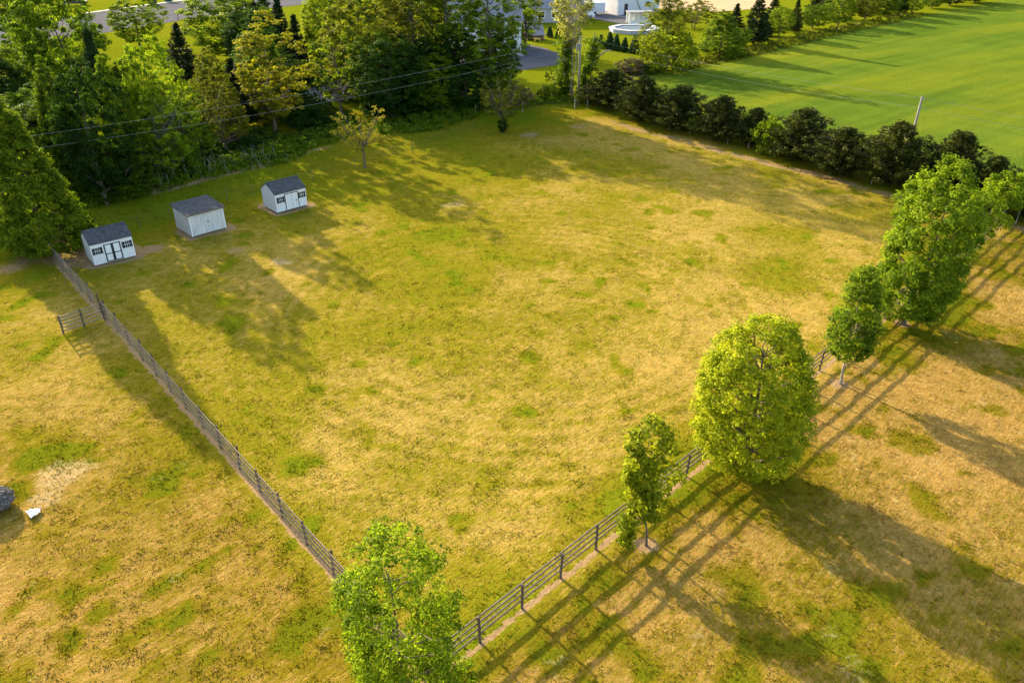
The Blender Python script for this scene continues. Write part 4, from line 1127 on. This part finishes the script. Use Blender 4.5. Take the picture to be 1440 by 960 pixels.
PW = mat_plain('white_paint', (.78, .78, .80), .25, .04, 1, spec=.6); PD = mat_plain('dark_paint', (.03, .035, .05), .25, .1, 1, spec=.6); PS = mat_plain('silver_paint', (.5, .52, .55), .3, .06, 1, spec=.6)
SUV = [(-2.3, .35), (2.3, .35), (2.35, .85), (2.2, 1.02), (1.15, 1.12), (.55, 1.72), (-1.9, 1.76), (-2.3, 1.1)]
SUVG = [[(.95, 1.13), (.5, 1.62), (-.55, 1.66), (-.55, 1.13)], [(-.65, 1.13), (-.65, 1.66), (-1.75, 1.66), (-2.0, 1.13)]]
PICK = [(-2.8, .45), (2.7, .45), (2.75, .95), (2.6, 1.15), (1.35, 1.22), (.8, 1.85), (-.55, 1.88), (-.75, 1.2), (-2.8, 1.2)]
PICKG = [[(1.15, 1.24), (.72, 1.75), (.25, 1.77), (.25, 1.24)], [(.15, 1.24), (.15, 1.77), (-.5, 1.77), (-.62, 1.24)]]
SED = [(-2.25, .32), (2.25, .32), (2.3, .72), (2.1, .88), (1.05, .98), (.45, 1.42), (-1.0, 1.44), (-1.65, 1.02), (-2.25, .98)]
SEDG = [[(.85, .99), (.4, 1.35), (-.25, 1.37), (-.25, .99)], [(-.33, .99), (-.33, 1.37), (-.95, 1.37), (-1.4, .99)]]
vehicle('parked_suv', G(424, 141), -.75, PW, SUV, SUVG, 1.85, [(1.45, .36), (-1.4, .36)], 'white car parked on the gravel drive, seen under the golden tree')
vehicle('parked_car', G(499, 141), 2.9, PS, SED, SEDG, 1.75, [(1.35, .32), (-1.35, .32)], 'silver car half hidden by the dense dark round tree')
vehicle('pickup_truck', G(106, 8), .25, PD, PICK, PICKG, 1.95, [(1.75, .4), (-1.7, .4)], 'dark pickup truck parked on the lawn beyond the road', 'truck')
vehicle('pickup_truck', G(818, 27), .15, PW, PICK, PICKG, 1.95, [(1.75, .4), (-1.7, .4)], 'white truck parked at the left side of the farm yard', 'truck')
# box trailer beside the truck
tp = G(832, 21); r = empty('box_trailer', (tp[0], tp[1], .03), .15, 'white box trailer behind the white truck in the farm yard', 'trailer')
MB().box((0, 0, 1.55), (5.5, 2.2, 2.1)).build('body', METALW, r)
for x in (-.5, .5):
    for sy in (-1, 1): MB().tube([(x, sy * .95, .36), (x, sy * 1.14, .36)], .36, 14).build('wheel', TYRE, r)
MB().tube([(2.75, 0, .55), (3.9, 0, .5)], .06, 6).build('drawbar', POST, r)
# wheelie bins and letter box on the far verge
BIN = mat_plain('bin_plastic', (.03, .06, .035), .5, .2)
def bin_(px, py, label):
    x, y = G(px, py); r = empty('bin', (x, y, 0), .3, label, 'bin', 'green bins on the far verge')
    s_ = 2.2
    m = MB(); m.add([(sx * .5 * k, sy * .5 * k, z) for z, k in ((.1, 1.0), (1.5, 1.2)) for sx, sy in ((-1.6, -1), (1.6, -1), (1.6, 1), (-1.6, 1))],
          [(0, 1, 2, 3), (4, 7, 6, 5), (0, 4, 5, 1), (1, 5, 6, 2), (2, 6, 7, 3), (3, 7, 4, 0)]); m.build('body', BIN, r)
    m = MB(); m.prism([(-.64, 1.51), (.64, 1.51), (.64, 1.62), (-.5, 1.58)], -1.0, 1.0); m.build('lid', BIN, r)
bin_(216, 8, 'dark green bin on the grass beyond the road, left one')
bin_(237, 3, 'dark green bin on the grass beyond the road, right one')
x, y = G(251, 28); r = empty('letter_box', (x, y, 0), .2, 'dark letter box on a post at the near edge of the road', 'letter box')
MB().box((0, 0, .6), (.12, .12, 1.2)).build('post', POST, r)
m = MB(); m.prism([(-.16, 1.2), (.16, 1.2), (.16, 1.45), (.1, 1.55), (-.1, 1.55), (-.16, 1.45)], -.35, .35); m.build('box', TRIMB, r)

# ------------------------------------------------------------------ things in the left pasture
hb = G(-8, 713)
rgn = np.random.default_rng(21)
BALE = mat_plain('weathered_straw', (.10, .088, .078), .95, .55, 1.6, (1, 1, 6), bump=.8)
bm_ = bmesh.new(); bmesh.ops.create_uvsphere(bm_, u_segments=64, v_segments=40, radius=1)
for v in bm_.verts:
    c = v.co; a = math.atan2(c.y, c.x)
    k = 1 + .05 * math.sin(a * 9 + c.z * 5) + .05 * math.sin(c.z * 26 + math.sin(a * 3) * 1.4) + .035 * math.sin(a * 23 + c.z * 9)
    z = c.z * .72 if c.z > 0 else c.z * .55
    v.co = Vector((c.x * k * 1.05, c.y * k * 1.0, z * k))
me = bpy.data.meshes.new('hay_bale'); bm_.to_mesh(me); bm_.free(); me.materials.append(BALE)
bale = link('hay_bale', me); bale.location = (hb[0], hb[1], .38); bale.scale = (.88, .88, .74)
tag(bale, 'round weathered grey hay bale at the left edge of the pasture', 'hay bale')
V = []
for i in range(900):
    d = rgn.normal(size=3); d /= np.linalg.norm(d); d[2] = abs(d[2]) * .72
    p = np.array([d[0] * 1.08, d[1] * 1.04, d[2]]); tdir = nrm(np.cross(d, rgn.normal(size=3)) * np.array([1, 1, .35])); s_ = np.cross(tdir, d); L = rgn.uniform(.12, .34)
    V += [p - tdir * L / 2, p + s_ * .014 + d * .03, p + tdir * L / 2 + d * rgn.uniform(-.02, .1), p - s_ * .014 + d * .03]
st = link('loose_straw', fast_mesh('loose_straw', np.array(V), 4, mat_plain('straw_grey', (.22, .20, .18), .9, .4, 3)), bale)
# crumpled white sheet
sx, sy = G(49, 722)
bm_ = bmesh.new(); bmesh.ops.create_grid(bm_, x_segments=12, y_segments=7, size=.5)
rr = random.Random(3)
for v in bm_.verts: v.co = Vector((v.co.x * (.75 + .3 * v.co.y) + rr.uniform(-.06, .06), v.co.y * (.75 - .5 * v.co.x) + rr.uniform(-.06, .06), .05 + abs(math.sin(v.co.x * 9) * math.cos(v.co.y * 8)) * .10 + rr.uniform(0, .05)))
me = bpy.data.meshes.new('plastic_sheet'); bm_.to_mesh(me); bm_.free(); me.materials.append(mat_plain('white_plastic', (.72, .72, .72), .4, .05))
o = link('plastic_sheet', me); o.location = (sx, sy, .02); o.scale = (.7, .7, .7); o.rotation_euler = (0, 0, .7)
md = o.modifiers.new('thick', 'SOLIDIFY'); md.thickness = .012
tag(o, 'crumpled scrap of white plastic sheet on the dry grass near the hay bale', 'plastic sheet')

# ------------------------------------------------------------------ camera, light, sky
cam = bpy.data.cameras.new('camera'); co_ = bpy.data.objects.new('camera', cam); COL.objects.link(co_)
co_.location = (0, 0, CAM_H); co_.rotation_euler = (R(60), 0, 0)
cam.sensor_width = 36; cam.lens = 28; cam.clip_end = 9000; cam.clip_start = .5
S.camera = co_
sun = bpy.data.lights.new('sun', 'SUN'); so_ = bpy.data.objects.new('sun', sun); COL.objects.link(so_)
sun.energy = 4.2; sun.angle = R(.55); sun.color = (1.0, .86, .60)
to_sun = Vector((-LIGHT.x * math.cos(SUN_EL), -LIGHT.y * math.cos(SUN_EL), math.sin(SUN_EL)))
so_.rotation_euler = to_sun.to_track_quat('Z', 'Y').to_euler()
w = bpy.data.worlds.new('World'); S.world = w; w.use_nodes = True
nt = w.node_tree; nt.nodes.clear()
sky = nt.nodes.new('ShaderNodeTexSky'); sky.sky_type = 'NISHITA'; sky.sun_disc = False
sky.dust_density = 2.5; sky.sun_elevation = SUN_EL; sky.sun_rotation = math.atan2(to_sun.x, to_sun.y)
bg = nt.nodes.new('ShaderNodeBackground'); bg.inputs[1].default_value = .15
ou = nt.nodes.new('ShaderNodeOutputWorld'); nt.links.new(sky.outputs[0], bg.inputs[0]); nt.links.new(bg.outputs[0], ou.inputs[0])
S.view_settings.view_transform = 'Standard'; S.view_settings.look = 'None'; S.view_settings.gamma = 1
S.view_settings.use_curve_mapping = False; S.view_settings.exposure = 1.73
S.cycles.max_bounces = 6; S.cycles.diffuse_bounces = 3; S.cycles.transmission_bounces = 4; S.cycles.use_denoising = True
